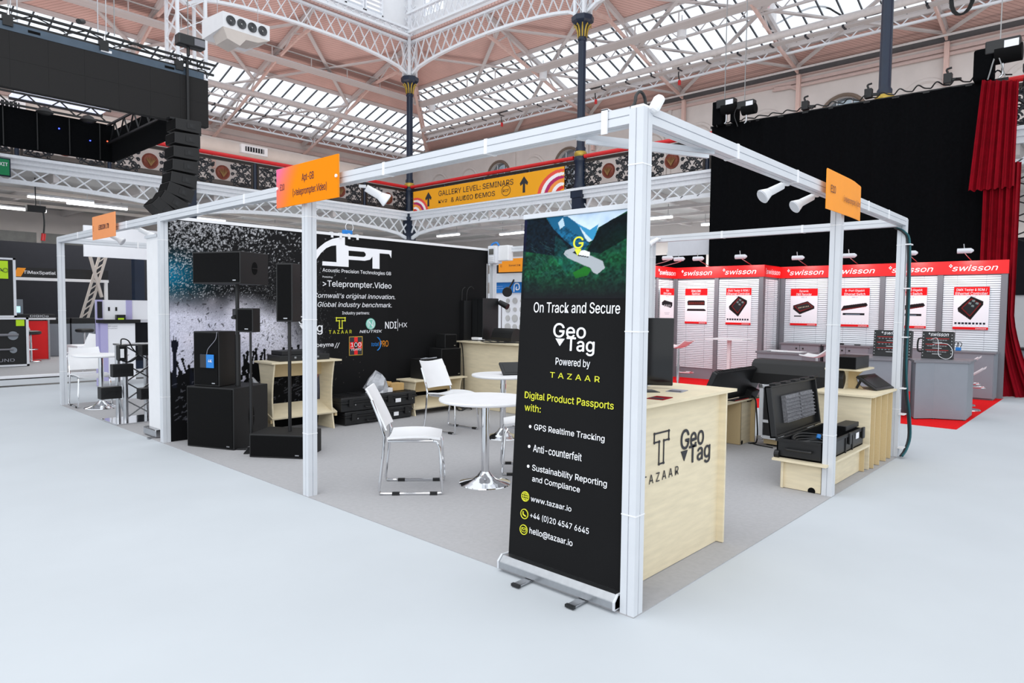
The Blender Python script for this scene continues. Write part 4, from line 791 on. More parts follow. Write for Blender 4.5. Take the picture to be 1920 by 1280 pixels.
# flight case + wedge
t = thing('flight_case', 'black flight case with aluminium edges behind the open case', 'case', (4.85,.95,.006)); slab('shell',4.62,5.03,.62,1.28,.09,.68,M_blk,t); slab('runner',4.64,5.0,.66,1.24,.03,.09,M_plye,t)
for y in (.62,1.25): 
    for x in (4.605,5.0): slab('edge_strip',x-.004,x+.034,y-.006,y+.036,.09,.69,M_alu,t)
for z in (.09,.66): slab('edge_strip',4.6,4.635,.62,1.28,z,z+.035,M_alu,t); slab('edge_strip',4.62,5.03,1.25,1.285,z,z+.035,M_alu,t)
for y in (.63,1.27): 
    for z in (.1,.68): slab('corner_ball',4.595,4.65,y-.03,y+.03,z-.03,z+.02,M_steel,t,.012)
pl_ = slab('latch_plate',4.595,4.61,1.0,1.15,.13,.3,M_lgrey,t,.006); slab('latch_handle',4.585,4.596,1.04,1.11,.16,.27,M_chrome,pl_,.004); slab('edge_strip',4.605,4.62,.65,1.25,.27,.3,M_alu,t)
for y in (.7,1.2): slab('wheel_block',4.7,4.78,y-.03,y+.03,.006,.03,M_blk2,t)
t = thing('stage_monitor', 'large black wedge stage monitor lying on the flight case', 'speaker', (4.8,.9,.69))
prof = [(4.62,.7),(5.1,.7),(5.1,.76),(4.86,.97),(4.7,.965),(4.64,.93),(4.6,.82)]
T = frame((0,.42,0),(1,0,0),(0,0,1)); MB().prism(prof, T, -.98).build('cabinet', M_blk, t, bevel=.008); MB().prism([(5.08,.775),(4.88,.955),(4.89,.965),(5.1,.775)], T @ Matrix.Translation((0,0,-.03)), -.92).build('grille', M_grille, t); MB().prism([(4.7,.8),(4.85,.8),(4.82,.9),(4.74,.9)], T, .002).build('side_handle', M_grille, t)
# plinth + open case
t = thing('plywood_plinth', 'low plywood plinth under the open black case', 'plinth', (3.6,.27,.006)); slab('top',2.9,4.15,.03,.47,.245,.263,M_ply,t); slab('front_panel',3.0,4.08,.1,.118,.01,.245,M_ply,t); slab('end_panel',2.975,2.993,.09,.42,.01,.245,M_ply,t); slab('end_rib',4.08,4.098,.06,.42,.01,.245,M_plye,t); slab('corner_rib',2.95,2.975,.39,.408,.01,.245,M_ply,t); MB().cyl((2.973,.16,.02),(2.97,.16,.02),.03,n=12).build('cable_hole', M_grille, t)
t = thing('open_case', 'open black hard case full of coiled cable, lid leaning back', 'case', (3.55,.28,.263))
mb = MB(); x0,x1,y0,y1,z0,z1 = 2.97,4.1,.08,.46,.264,.42
mb.box(x0,x1,y0,y1,z0,z0+.02).box(x0,x1,y0,y0+.02,z0,z1).box(x0,x1,y1-.02,y1,z0,z1).box(x0,x0+.02,y0,y1,z0,z1).box(x1-.02,x1,y0,y1,z0,z1); mb.build('base_shell', M_blk2, t, bevel=.006)
slab('rim',x0-.008,x1+.008,y0-.008,y0+.012,z1-.02,z1+.004,M_blk3,t); slab('rim',x0-.008,x0+.012,y0-.008,y1+.008,z1-.02,z1+.004,M_blk3,t)
for x in (3.2,3.55,3.75): slab('rib',x,x+.02,y0-.008,y0,z0,z1-.02,M_blk3,t)
for x in (3.15,3.62,4.02): slab('latch',x,x+.06,y0-.022,y0-.004,z1-.09,z1+.015,M_blk2,t,.005)
slab('label_plate',3.85,3.93,y0-.01,y0-.004,z1-.07,z1-.015,M_txtW,t)
MB().tube([(x0-.005,.17,.345),(x0-.035,.18,.345),(x0-.035,.36,.345),(x0-.005,.37,.345)], .01, 6).build('handle', M_blk3, t); MB().cyl((x0,.43,.29),(x0-.0,.47,.29),.035,n=12).build('wheel', M_blk3, t)
ang = math.radians(-8); Tm = Matrix.Translation((0,y1,z1)) @ Matrix.Rotation(ang,4,'X')
mb = MB(); mb.box(x0,x1,.04,.06,0,.45,0,Tm).box(x0,x0+.02,0,.06,0,.45,0,Tm).box(x1-.02,x1,0,.06,0,.45,0,Tm).box(x0,x1,0,.06,.43,.45,0,Tm).box(x0,x1,0,.06,0,.02,0,Tm); mb.build('lid', M_blk2, t, bevel=.006)
for k in range(5): MB().box(x0+.08+k*.24,x0+.2+k*.24,-.01,.05,.45,.468,0,Tm).build('lid_lug', M_blk3, t, bevel=.005)
for k in range(2): 
    f = MB().box(x0+.3+k*.36,x0+.62+k*.36,.0,.04,.1,.34,0,Tm).build('foam_pad', M_foam, t)
    mb = MB()
    for a in range(9):
        for b in range(7): q = (x0+.32+k*.36+a*.035, .12+b*.032); mb.cyl(Tm @ Vector((q[0],0,q[1])), Tm @ Vector((q[0],-.02,q[1])), .014, .004, 6)
    o = mb.build('foam_points', M_foam, f); o['kind'] = 'stuff'
mb = tag(None, None, None) if False else None
cb = thing('coiled_cable', 'black multicore cable coiled inside the open case', 'cable', (3.35,.27,.3))
for k in range(5):
    r = .12+.012*k; mb = MB().tube([(3.32+(r+.09)*math.cos(a),.27+r*.95*math.sin(a),.33+.018*k+.008*math.sin(3*a+k)) for a in np.linspace(0,2*PI,30)], .011, 6); mb.build('coil_turn', M_cable, cb, smooth=True)
MB().cyl((3.28,.22,.41),(3.3,.22,.44),.018,n=10).build('blue_plug', M_blue, cb)
t = thing('rack_unit', 'long black unit lying across the right end of the open case', 'device', (3.9,.25,.42)); MB().box(3.72,4.1,.12,.24,.428,.475).build('body', M_blk3, t, bevel=.006); MB().box(3.71,3.72,.13,.23,.432,.47).build('face', M_grille, t)
# right counter, turned stand, black box, tablet
t = thing('plywood_counter', 'pale plywood counter at the far right corner carrying the tablet', 'counter', (4.65,.3,.006)); slab('worktop',4.16,5.04,.02,.6,.70,.718,M_ply,t); slab('left_panel',4.2,4.218,.05,.55,.01,.7,M_ply,t); slab('front_panel',4.22,4.9,.1,.118,.01,.7,M_ply,t)
for x in (4.28,4.48,4.72,4.9): slab('rib',x,x+.018,.03,.1,.01,.7,M_plye,t)
t = thing('plywood_stand', 'hourglass plywood stand with a black box on it', 'stand', (4.78,.42,.718)); slab('plate',4.53,5.03,.24,.58,.912,.93,M_ply,t)
pp = [(.16*(1-.45*math.sin(i/12*PI)),.194*i/12) for i in range(13)]; pr = [(a,b) for a,b in pp]+[(-a,b) for a,b in pp[::-1]]
MB().prism(pr, frame((4.78,.43,.718),(1,0,0),(0,0,1)), .018).build('cross_panel', M_ply, t); MB().prism(pr, frame((4.77,.42,.718),(0,-1,0),(0,0,1)), .018).build('cross_panel', M_plye, t)
t = thing('black_box', 'black rectangular projector-like box on the hourglass stand', 'device', (4.8,.4,.93)); slab('body',4.52,4.98,.28,.54,.93,1.055,M_blk3,t,.005); slab('side_mirror',4.981,4.984,.3,.52,.945,1.04,M_steel,t); slab('front_lip',4.5,4.52,.28,.54,.94,1.05,M_grille,t)
def tablet(x, y, z, ang, label, w=.34, h=.22, tilt=35, m=None):
    t = thing('tablet_display', label, 'tablet', (x,y,z), ang, 'rugged tilted tablets'); Tm = Matrix.Translation((0,0,.012)) @ Matrix.Rotation(math.radians(-90+tilt),4,'X')
    MB().box(-w/2,w/2,0,.03,0,h,0,Tm).build('body', M_blk2, t, world=False, bevel=.006); MB().box(-w/2+.03,w/2-.03,-.002,.001,.03,h-.03,0,Tm).build('screen', M_screen, t, world=False)
    for s in (-1,1): barp_l = MB().bar(Tm @ Vector((s*w*.35,.03,h*.85)), (s*w*.35,h*.95,.006), .02,.02).build('kickstand', M_blk3, t, world=False)
    return t
tablet(4.86,.08,.718,math.radians(-8),'black tablet propped on the right plywood counter', .42,.24,33); tablet(2.98,3.42,.742,math.radians(-25),'black tablet propped on the rear round table', .42,.2,40)
# cable bundle on right post
t = thing('cable_bundle', 'bundle of black and teal cables strapped down the right post', 'cable', (5.08,-.03,1.2))
for k, (m, ox, oy) in enumerate(((M_cable,0,0),(M_cableT,.018,-.01),(M_cable,.03,0),(M_cableT,.01,-.02))):
    MB().tube([(5.02+ox,.1+oy,2.38),(5.02+ox,.02+oy,2.33),(5.06+ox,-.02+oy,2.2),(5.07+ox,-.03+oy,1.6),(5.06+ox,-.03+oy,1.0),(5.1+ox,-.04+oy,.7),(5.22+ox,-.05+oy,.4),(5.22+ox,-.06+oy,.2),(5.12+ox,-.05+oy,.08),(5.0+ox,-.04+oy,.03)], .009, 6).build('cable', m, t, smooth=True)
for z in (2.2,1.75,1.25,.72,.1,.45): MB().box(5.03,5.13,-.055,-.002,z,z+.012).build('white_tie', M_white, t)
# roll-up banner
K = (.16-.05)/1.95; BT = frame((.05-.07*K,0,0),(0,-1,0),(K,0,1))
t = thing('roll_up_banner', 'tall black roll-up banner with mountain road photo beside the near corner post', 'banner', (.04,.48,.006))
mb = MB(); T = FY(.09); mb.prism([(-.03,.02),(.11,.02),(.115,.05),(.09,.085),(.0,.09),(-.03,.06)], T, -.79).build('cassette', M_steel, t, bevel=.004)
for y in (.09,.882): MB().prism([(-.032,.018),(.112,.018),(.118,.05),(.092,.088),(-.0,.093),(-.034,.06)], FY(y), -.012).build('end_cap', M_alu, t)
for y in (.29,.66): 
    MB().box(-.12,.16,y-.025,y+.025,.008,.018).build('foot', M_steel, t, bevel=.003); MB().box(-.14,-.12,y-.027,y+.027,.006,.02).build('foot_tip', M_blk2, t)
z = math.sqrt(1+K*K); zz = lambda v: v*z
MB().box(-.882,-.10,zz(.08),zz(2.03),-.002,0,0,BT).build('printed_panel', M_board, t); MB().box(-.886,-.096,zz(2.022),zz(2.05),-.012,.012,0,BT).build('top_rail', M_alu, t, bevel=.003); barp('support_pole', t, (.09,.48,.06), (.19,.48,2.0), .02, .02, M_steel)
A = np.zeros((150,210,3)); H, W = A.shape[:2]; na = vnoise(H,W,22,21,5); nb = vnoise(H,W,7,22,3); yy, xx = np.mgrid[0:1:H*1j,0:1:W*1j]
A[:] = np.stack([.05+.06*nb,.16+.22*na*nb*1.6,.13+.10*nb],-1)
sky = np.stack([.62+.25*na,.72+.2*na,.84+.12*na],-1)
def P2(l): return [(a*(W-1), b*(H-1)) for a, b in l]
M_ = np.zeros((H,W,3)); fillpoly(M_, P2([(.22,1),(.93,1),(.78,.9),(.67,.82),(.63,.68),(.60,.66),(.5,.75),(.4,.86),(.28,.85)]), (1,1,1)); A = A*(1-M_)+sky*M_
fillpoly(A, P2([(.21,1),(.3,1),(.4,.99),(.5,.88),(.56,.72),(.6,.64),(.52,.5),(.36,.6)]), (.10,.36,.50)); fillpoly(A, P2([(.48,.9),(.58,.74),(.64,.66),(.67,.86),(.6,.8)]), (.22,.55,.72)); fillpoly(A, P2([(.32,.92),(.36,.98),(.38,.88),(.34,.84)]), (.7,.8,.85))
fillpoly(A, P2([(0,1),(.2,1),(.28,.85),(.42,.66),(.56,.52),(.38,.5),(.0,.6)]), (.05,.10,.14)); fillpoly(A, P2([(.97,1),(.78,.9),(.68,.82),(.63,.68),(.58,.55),(.7,.52),(1,.75),(1,1)]), (.03,.07,.09))
fillpoly(A, P2([(.3,.78),(.43,.6),(.52,.45),(.42,.3),(.3,.5)]), (.07,.26,.26), .6)
hill = np.clip((xx-.55)*2,0,1)*np.clip((.8-yy+xx*.1)*3,0,1)*np.clip((yy-.35)*4,0,1); A *= np.where(M_[...,:1]>0, 1, (.45+.95*vnoise(H,W,3.5,31,2))[...,None]); A += hill[...,None]*np.array((.02,.2,.07))*(na*1.3)[...,None]
g_ = np.exp(-(((xx-.42)/.22)**2+((yy-.4)/.13)**2)); A += g_[...,None]*np.array((.03,.2,.10))*nb[...,None]
fillpoly(A, P2([(.4,.58),(.48,.61),(.52,.59),(.46,.55),(.5,.52),(.62,.5),(.72,.43),(.74,.35),(.68,.28),(.64,.31),(.62,.36),(.55,.4),(.42,.49),(.385,.54)]), (.66,.68,.7)); fillpoly(A, P2([(.47,.31),(.58,.38),(.63,.34),(.6,.27),(.5,.24)]), (.12,.42,.14))
fillpoly(A, P2([(.5,.56),(.56,.57),(.61,.54),(.61,.49),(.56,.5),(.5,.52)]), (.93,.94,.95)); fillpoly(A, P2([(.51,.52),(.6,.49),(.6,.48),(.51,.505)]), (.1,.1,.1))
for k in range(60): a, b = .05+.35*rng.rand(), .3+.45*rng.rand(); fillpoly(A, P2([(a,b),(a+.03,b-.03),(a+.035,b-.028),(a+.006,b+.002)]), (.25,.42,.42), .4)
fade = np.clip(yy/.3,0,1)[...,None]; A = A*fade+np.array((.10,.10,.115))*(1-fade); A[:,:int(W*.03)] = A[:,:int(W*.03)]*.6+np.array((.15,.1,.35))*.4*yy[:,:int(W*.03),None]
raster('printed_photo', A, BT, -.882, -.10, zz(1.565), zz(2.022), t, .002)
def bt(s, u0, u1, v0, v1, m=M_txtW, b=.03, **k): return text(s, BT, u0, u1, zz(v0), zz(v1), m, t, b, **k)
text('G', BT, -.518,-.45,zz(1.835),zz(1.9), M_txtY, t, .05); MB().prism([(-.508,1.836),(-.46,1.836),(-.484,1.80)], BT @ Matrix.Translation((0,0,.003)), .002).build('map_pin', M_txtY, t)
bt('On Track and Secure',-.778,-.196,1.487,1.545); bt('Geo',-.626,-.405,1.352,1.43,b=.05); bt('Tag',-.53,-.345,1.262,1.355,b=.05); MB().prism([(-.609,zz(1.346)),(-.545,zz(1.346)),(-.577,zz(1.305))], BT, .004).build('logo_pin', M_txtW, t)
bt('Powered by',-.6,-.367,1.19,1.24,b=.02); bt('TAZAAR',-.635,-.30,1.128,1.158,M_txtY,.03,sp=1.45); bt('Digital Product Passports',-.814,-.205,.985,1.035,M_txtY); bt('with:',-.81,-.69,.925,.965,M_txtY)
for v, s, u1_ in ((.815,'GPS Realtime Tracking',-.251),(.70,'Anti-counterfeit',-.391)): bt(s,-.731,u1_,v,v+.042)
bt('Sustainability Reporting',-.731,-.223,.585,.628); bt('and Compliance',-.727,-.392,.525,.565); bt('www.tazaar.io',-.73,-.442,.42,.45); bt('+44 (0)20 4547 6645',-.729,-.321,.322,.36); bt('hello@tazaar.io',-.728,-.423,.23,.272)
for v in (.838,.725,.612): MB().cyl(BT @ Vector((-.762,zz(v),.001)), BT @ Vector((-.762,zz(v),.004)), .009, n=12).build('bullet', M_txtW, t)
for j, v in enumerate((.438,.338,.248)):
    c = (-.772, zz(v)); R = .027; mb = MB(); mb.tube([BT @ Vector((c[0]+R*math.cos(a),c[1]+R*math.sin(a),.004)) for a in np.linspace(0,2*PI,21)], .003, 4)
    if j == 0:
        for q in (-.5,0,.5): mb.tube([BT @ Vector((c[0]+R*q*math.cos(a),c[1]+R*math.sin(a),.004)) for a in np.linspace(-1.5,1.5,9)], .002, 4); mb.tube([BT @ Vector((c[0]-R*.85,c[1]+q*R,.004)), BT @ Vector((c[0]+R*.85,c[1]+q*R,.004))], .002, 4)
    elif j == 1: mb.tube([BT @ Vector((c[0]-.01,c[1]+.013,.004)), BT @ Vector((c[0]-.008,c[1]-.004,.004)), BT @ Vector((c[0]+.012,c[1]-.012,.004))], .004, 5)
    else: mb.tube([BT @ Vector((c[0]+a,c[1]+b,.004)) for a, b in ((-.014,.01),(.014,.01),(.014,-.01),(-.014,-.01),(-.014,.01),(0,-.002),(.014,.01))], .002, 4)
    mb.build('contact_icon', M_txtY, t)
t = thing('roll_up_banner', 'white roll-up banner seen from behind, left of the graphic wall post', 'banner', (.1,6.45,.006)); MB().box(.09,.094,6.28,6.62,.09,2.27).build('sheet', M_white, t); MB().box(.07,.11,6.27,6.63,2.26,2.29).build('top_rail', M_alu, t); MB().box(.03,.14,6.27,6.64,.015,.1).build('cassette', M_steel, t, bevel=.01); MB().box(-.03,.2,6.3,6.36,.006,.016).build('foot', M_steel, t)
# ---- speakers on the left
def box_at(cx, cy, ang, w, d, z0, z1, label, name='speaker', handle=True, group='black loudspeakers left of the pink board post', taper=0):
    t = thing(name, label, 'speaker', (cx,cy,z0), math.radians(ang), group); h = z1-z0     # local x = front width (left->right), y = depth
    mb = MB(); mb.add([(0,0,0),(w,0,0),(w-taper,d,0),(taper,d,0),(0,0,h),(w,0,h),(w-taper,d,h),(taper,d,h)], [(3,2,1,0),(4,5,6,7),(0,1,5,4),(1,2,6,5),(2,3,7,6),(3,0,4,7)]); mb.build('cabinet', M_blk, t, world=False, bevel=.006)
    MB().box(.015,w-.015,-.008,.0,.015,h-.015).build('grille', M_grille, t, world=False, bevel=.003); MB().box(w-.09,w-.05,-.011,-.008,.03,.04).build('badge', M_steel, t, world=False)
    if handle:
        T = frame((w-taper*.5+.001,d*.5,h*.5),(0,1,0),(0,0,1)); a = h*.2; MB().prism([(.04*math.cos(q),a*math.sin(q)) for q in np.linspace(0,2*PI,16)[:-1]], T, .003).build('side_handle', M_grille, t, world=False)
        MB().box(w+.002,w+.008,d*.5-.04,d*.5+.04,h*.5-.005,h*.5+.003).build('handle_bar', M_blk2, t, world=False)
    return t
bs = box_at(.12,5.62,-67,.62,.52,.006,.65,'largest black subwoofer on the floor beside the graphic wall post')
def loc2(cx, cy, ang, x, y): a = math.radians(ang); return (cx+x*math.cos(a)-y*math.sin(a), cy+x*math.sin(a)+y*math.cos(a))
q = loc2(.12,5.62,-67,.06,.04); box_at(q[0],q[1],-67,.34,.3,.652,1.23,'upright black speaker with a blue flyer, standing on the large subwoofer', taper=.05, handle=False)
fl = thing('flyer', 'blue and dark flyer taped to the upright speaker', 'flyer', (*loc2(q[0],q[1],-67,.2,-.02),.85), math.radians(-67)); MB().box(-.09,.09,-.004,0,0,.14).build('paper', M_blue, fl, world=False); MB().box(-.09,-.01,-.005,-.004,0,.14).build('dark_half', M_txtK, fl, world=False); text('4K', frame((0,-.005,0),(1,0,0),(0,0,1)), .02,.07,.06,.09, M_txtW, None, .02).parent = fl; MB().tube([(0,-.005,.14),(.02,-.006,.2),(.12,-.008,.3),(.14,-.008,.38)], .003, 5).build('cord', M_lgtxt, fl, world=False)
pq = loc2(.12,5.62,-67,.5,.2); t = thing('speaker_pole', 'thick black pole with clamp rising from the large subwoofer', 'pole', (pq[0],pq[1],.65)); MB().cyl((*pq,.652),(*pq,1.73),.02,n=14).build('tube', M_blk3, t); MB().cyl((*pq,.652),(*pq,1.2),.028,n=14).build('lower_tube', M_blk3, t); MB().box(pq[0]-.04,pq[0]+.04,pq[1]-.04,pq[1]+.04,1.36,1.47).build('clamp', M_blk2, t, bevel=.01); MB().cyl((pq[0],pq[1],1.4),(pq[0]-.08,pq[1]-.06,1.38),.018,n=10).build('clamp_knob', M_blk2, t)
q = loc2(pq[0],pq[1],-67,-.4,-.2); box_at(q[0],q[1],-67,.62,.42,1.73,2.06,'wide black speaker on top of the thick pole')
t = thing('speaker_pole', 'thin black stand with flat feet beside the low subwoofer', 'pole', (.5,4.95,.006)); MB().cyl((.5,4.95,.02),(.5,4.95,1.23),.012,n=10).build('tube', M_blk3, t); MB().cyl((.5,4.95,.02),(.5,4.95,.75),.018,n=10).build('lower_tube', M_blk3, t)
for a in (2.2,4.0,5.6): MB().bar((.5,4.95,.03),(.5+.2*math.cos(a),4.95+.2*math.sin(a),.012),.05,.012).build('foot', M_blk3, t)
box_at(.405,5.06,-60,.19,.16,1.232,1.48,'small black speaker on the thin stand', taper=.02, handle=False)
ls = box_at(.33,4.65,-54.5,.57,.42,.006,.24,'low wide black subwoofer under the column speaker')
pq = loc2(.33,4.65,-54.5,.33,.2); t = thing('speaker_pole', 'black pole rising from the low wide subwoofer', 'pole', (*pq,.24)); MB().cyl((*pq,.242),(*pq,1.36),.017,n=12).build('tube', M_blk3, t)
q = loc2(pq[0],pq[1],-54,-.09,-.1); c_ = box_at(q[0],q[1],-54,.17,.2,1.35,1.93,'tall slim black column speaker on the pole beside the pink board post', handle=False)
# console etc
t = thing('amplifier', 'black amplifier console on the tall plywood table', 'device', (1.45,5.6,.86)); slab('body',1.12,1.78,5.5,5.8,.862,.93,M_blk2,t,.006); slab('upper_unit',1.16,1.6,5.52,5.78,.93,.98,M_blk3,t,.006)
for k in range(4): slab('knob',1.3+k*.1,1.325+k*.1,5.49,5.5,.89,.912,M_steel,t)
t = thing('dark_bundle', 'crumpled grey cloth hanging at the left of the tall plywood table', 'cloth', (.95,5.75,.3)); mb = MB(); pts = [(.93+.03*math.sin(k*2.1),5.78+.02*math.cos(k*3),.66-.05*k) for k in range(10)]; mb.tube(pts, [.02+.02*abs(math.sin(k*1.9)) for k in range(10)], 8).build('cloth', M_bag, t, smooth=True)
def hardcase(x0,x1,y0,y1,z0,z1,label):
    t = thing('hard_case', label, 'case', ((x0+x1)/2,(y0+y1)/2,z0), 0, 'stacked black hard cases'); zm = z0+(z1-z0)*.62
    slab('lower_shell',x0+.01,x1-.01,y0+.01,y1-.01,z0,zm-.004,M_blk2,t,.015); slab('lid',x0,x1,y0,y1,zm,z1,M_blk2,t,.02); slab('rim',x0-.006,x1+.006,y0-.006,y1+.006,zm-.012,zm+.012,M_blk3,t,.004)
    for f in (.12,.5,.62,.9): slab('latch',x0+(x1-x0)*f-.035,x0+(x1-x0)*f+.035,y0-.02,y0,zm-.05,zm+.04,M_blk3,t,.005)
    for f in (.17,.47,.93): MB().cyl((x0+(x1-x0)*f,y0-.004,zm-.03),(x0+(x1-x0)*f,y0-.016,zm-.03),.01,n=8).build('lock_stud', M_steel, t)
    slab('label_plate',x0+(x1-x0)*.7,x0+(x1-x0)*.77,y0-.012,y0-.002,zm-.06,zm-.01,M_txtW,t); MB().tube([(x0+(x1-x0)*.3,y0,zm-.06),(x0+(x1-x0)*.31,y0-.03,zm-.07),(x0+(x1-x0)*.41,y0-.03,zm-.07),(x0+(x1-x0)*.42,y0,zm-.06)], .01, 6).build('handle', M_blk3, t)
    for k in range(5): slab('lid_rib',x0+.1+k*(x1-x0-.2)/4-.03,x0+.1+k*(x1-x0-.2)/4+.03,y0+.04,y1-.04,z1-.002,z1+.004,M_blk3,t)
hardcase(1.97,3.05,5.46,5.88,.01,.185,'lower of the two stacked black hard cases'); hardcase(1.9,3.1,5.44,5.88,.187,.37,'upper of the two stacked black hard cases')
t = thing('plastic_bag', 'crumpled clear plastic bag on the upper black case', 'bag', (2.55,5.62,.374)); bm = MB(); bm.lathe([(.14,0),(.16,.05),(.14,.11),(.1,.18),(.05,.24),(.015,.29)], (2.56,5.62,.376), 12)
bm.v = [(x+.03*math.sin(z*60+x*50)+.05*(z-.37), y+.02*math.sin(x*70+z*40), z+.01*math.sin(x*90)*(z>.38)) for x,y,z in bm.v]; bm.build('film', M_bag, t); slab('box_inside',2.58,2.74,5.5,5.6,.376,.43,M_white,t)
t = thing('cardboard_box', 'small brown cardboard boxes beside the plastic bag', 'box', (2.87,5.63,.374)); slab('carton',2.77,2.98,5.56,5.7,.376,.475,M_card,t,.004); slab('flap',2.73,2.8,5.6,5.72,.44,.5,M_card,t,.004)
def plain_spk(x0,x1,y0,y1,z0,z1,label):
    t = thing('speaker', label, 'speaker', ((x0+x1)/2,(y0+y1)/2,z0), 0, 'black loudspeakers on the low bench'); slab('cabinet',x0,x1,y0,y1,z0,z1,M_blk,t,.006); slab('grille',x0+.012,x1-.012,y0-.006,y0,z0+.012,z1-.012,M_grille,t,.003); slab('badge',x1-.06,x1-.03,y0-.009,y0-.006,z0+.03,z0+.04,M_steel,t)
plain_spk(3.28,3.62,5.52,5.8,.502,.78,'shorter black speaker on the left of the low bench'); plain_spk(3.66,4.04,5.56,5.84,.502,.915,'larger black speaker behind on the right of the low bench'); plain_spk(3.76,3.99,5.6,5.8,.917,1.12,'smallest black speaker on top of the larger one')
t = thing('grey_film', 'crumpled grey film on top of the shorter bench speaker', 'film', (3.42,5.62,.78)); MB().tube([(3.27,5.56,.785),(3.38,5.58,.79),(3.45,5.6,.784),(3.6,5.6,.79)], [.005,.012,.006,.008], 6).build('film', M_bag, t)
# back right counter
t = thing('plywood_counter', 'plywood counter along the back of the stand behind the tables', 'counter', (4.55,5.1,.006)); slab('worktop',4.18,4.95,4.2,5.86,.985,1.003,M_ply,t); slab('front_panel',4.25,4.268,4.25,5.82,.01,.985,M_ply,t); slab('end_panel',4.27,4.9,4.25,4.268,.01,.985,M_ply,t); slab('end_panel',4.27,4.9,5.8,5.818,.01,.985,M_ply,t)
MB().tube([(4.2,5.75,1.0),(4.22,5.72,.9),(4.235,5.7,.5),(4.2,5.66,.1),(4.1,5.6,.015)], .008, 6).build('cable', M_cable, tag(bpy.data.objects.new('counter_cable', None), 'black cable hanging down the back plywood counter', 'cable') if False else t)
t = thing('tangled_cables', 'heap of black cables on the floor between bench and counter', 'cable', (4.05,5.45,.02))
for k in range(6): MB().tube([(4.0+.13*math.cos(a+k)+.02*k,5.45+.1*math.sin(a*1.0)+.03*k,.03+.02*k+.02*math.sin(3*a)) for a in np.linspace(0,5.5,16)], .01, 5).build('loop', M_cable, t)
t = thing('tower_unit', 'tall dark box standing on the back counter against the post', 'device', (4.9,5.75,1.003)); slab('cabinet',4.55,4.9,5.62,5.86,1.005,1.66,M_blk2,t,.004); slab('side_seam',4.548,4.55,5.73,5.735,1.02,1.64,M_grille,t)
t = thing('black_roller', 'black rounded monitor speaker lying on the back counter', 'speaker', (4.7,5.3,1.003)); MB().prism([(a,b) for a,b in [(-.1,0),(.12,0),(.12,.06)]+[(.02+.11*math.cos(q),.1+.1*math.sin(q)) for q in np.linspace(.2,2.8,9)]+[(-.11,.06)]], frame((4.7,5.48,1.003),(1,0,0),(0,0,1)), .42).build('cabinet', M_blk, t)
t = thing('white_boxes', 'two small white boxes stacked on the back counter', 'box', (4.4,5.6,1.003)); slab('box',4.36,4.46,5.48,5.66,1.003,1.03,M_white,t); slab('box',4.37,4.45,5.53,5.68,1.03,1.06,M_white,t)
t = thing('desk_lamp', 'black goose-neck lamp on the back counter by the graphic wall', 'lamp', (4.6,5.9,1.4)); MB().tube([(4.5,5.93,1.6+.0),(4.5,5.92,1.75),(4.52,5.9,1.82),(4.56,5.88,1.84),(4.6,5.87,1.8)], .005, 5).tube([(4.4,5.93,1.62),(4.4,5.92,1.78),(4.44,5.9,1.83)], .005, 5).build('gooseneck', M_blk3, t); slab('clamp',4.38,4.54,5.86,5.95,1.003,1.62,M_blk3,t)
t = thing('spotlight', 'black spotlight leaning over the back counter', 'spotlight', (4.95,5.5,1.5)); MB().cyl((4.9,5.6,1.6),(4.93,5.45,1.53),.04,.05,14).build('head', M_blk3, t); barp('arm', t, (4.95,5.6,1.003),(4.95,5.6,1.6),.012,.012,M_steel)
mb = MB(); tc_ = thing('counter_cables', 'black cables trailing over the edge of the back counter', 'cable', (4.3,4.9,1.003))
for k in range(4): MB().tube([(4.28+.12*math.sin(a*1.7+k),4.45+a*.24,1.012+.006*k) for a in np.linspace(0,5,16)], .007, 5).build('cable', M_cable, tc_)
t = thing('meter_box', 'grey electrical meter box on the rear post at the end of the graphic wall', 'electrical box', (5.02,5.88,2.25)); slab('case',4.93,5.08,5.72,5.9,2.22,2.5,M_lgrey,t,.01); slab('window',4.925,4.93,5.77,5.87,2.36,2.45,M_dimw,t)
for k in range(3): slab('breaker',4.924,4.93,5.77,5.87,2.25+k*.03,2.268+k*.03,M_white,t)
slab('white_block',4.98,5.1,5.5,5.72,2.26,2.5,M_white,t,.01); MB().tube([(5.0,5.9,2.5),(5.0,5.85,2.54),(4.98,5.75,2.55),(4.98,5.7,2.5)], .015, 6).build('blue_plug', M_blue, t); MB().tube([(4.95,5.93,2.22),(4.95,5.93,1.0)], .006, 5).build('flex', M_white, t)
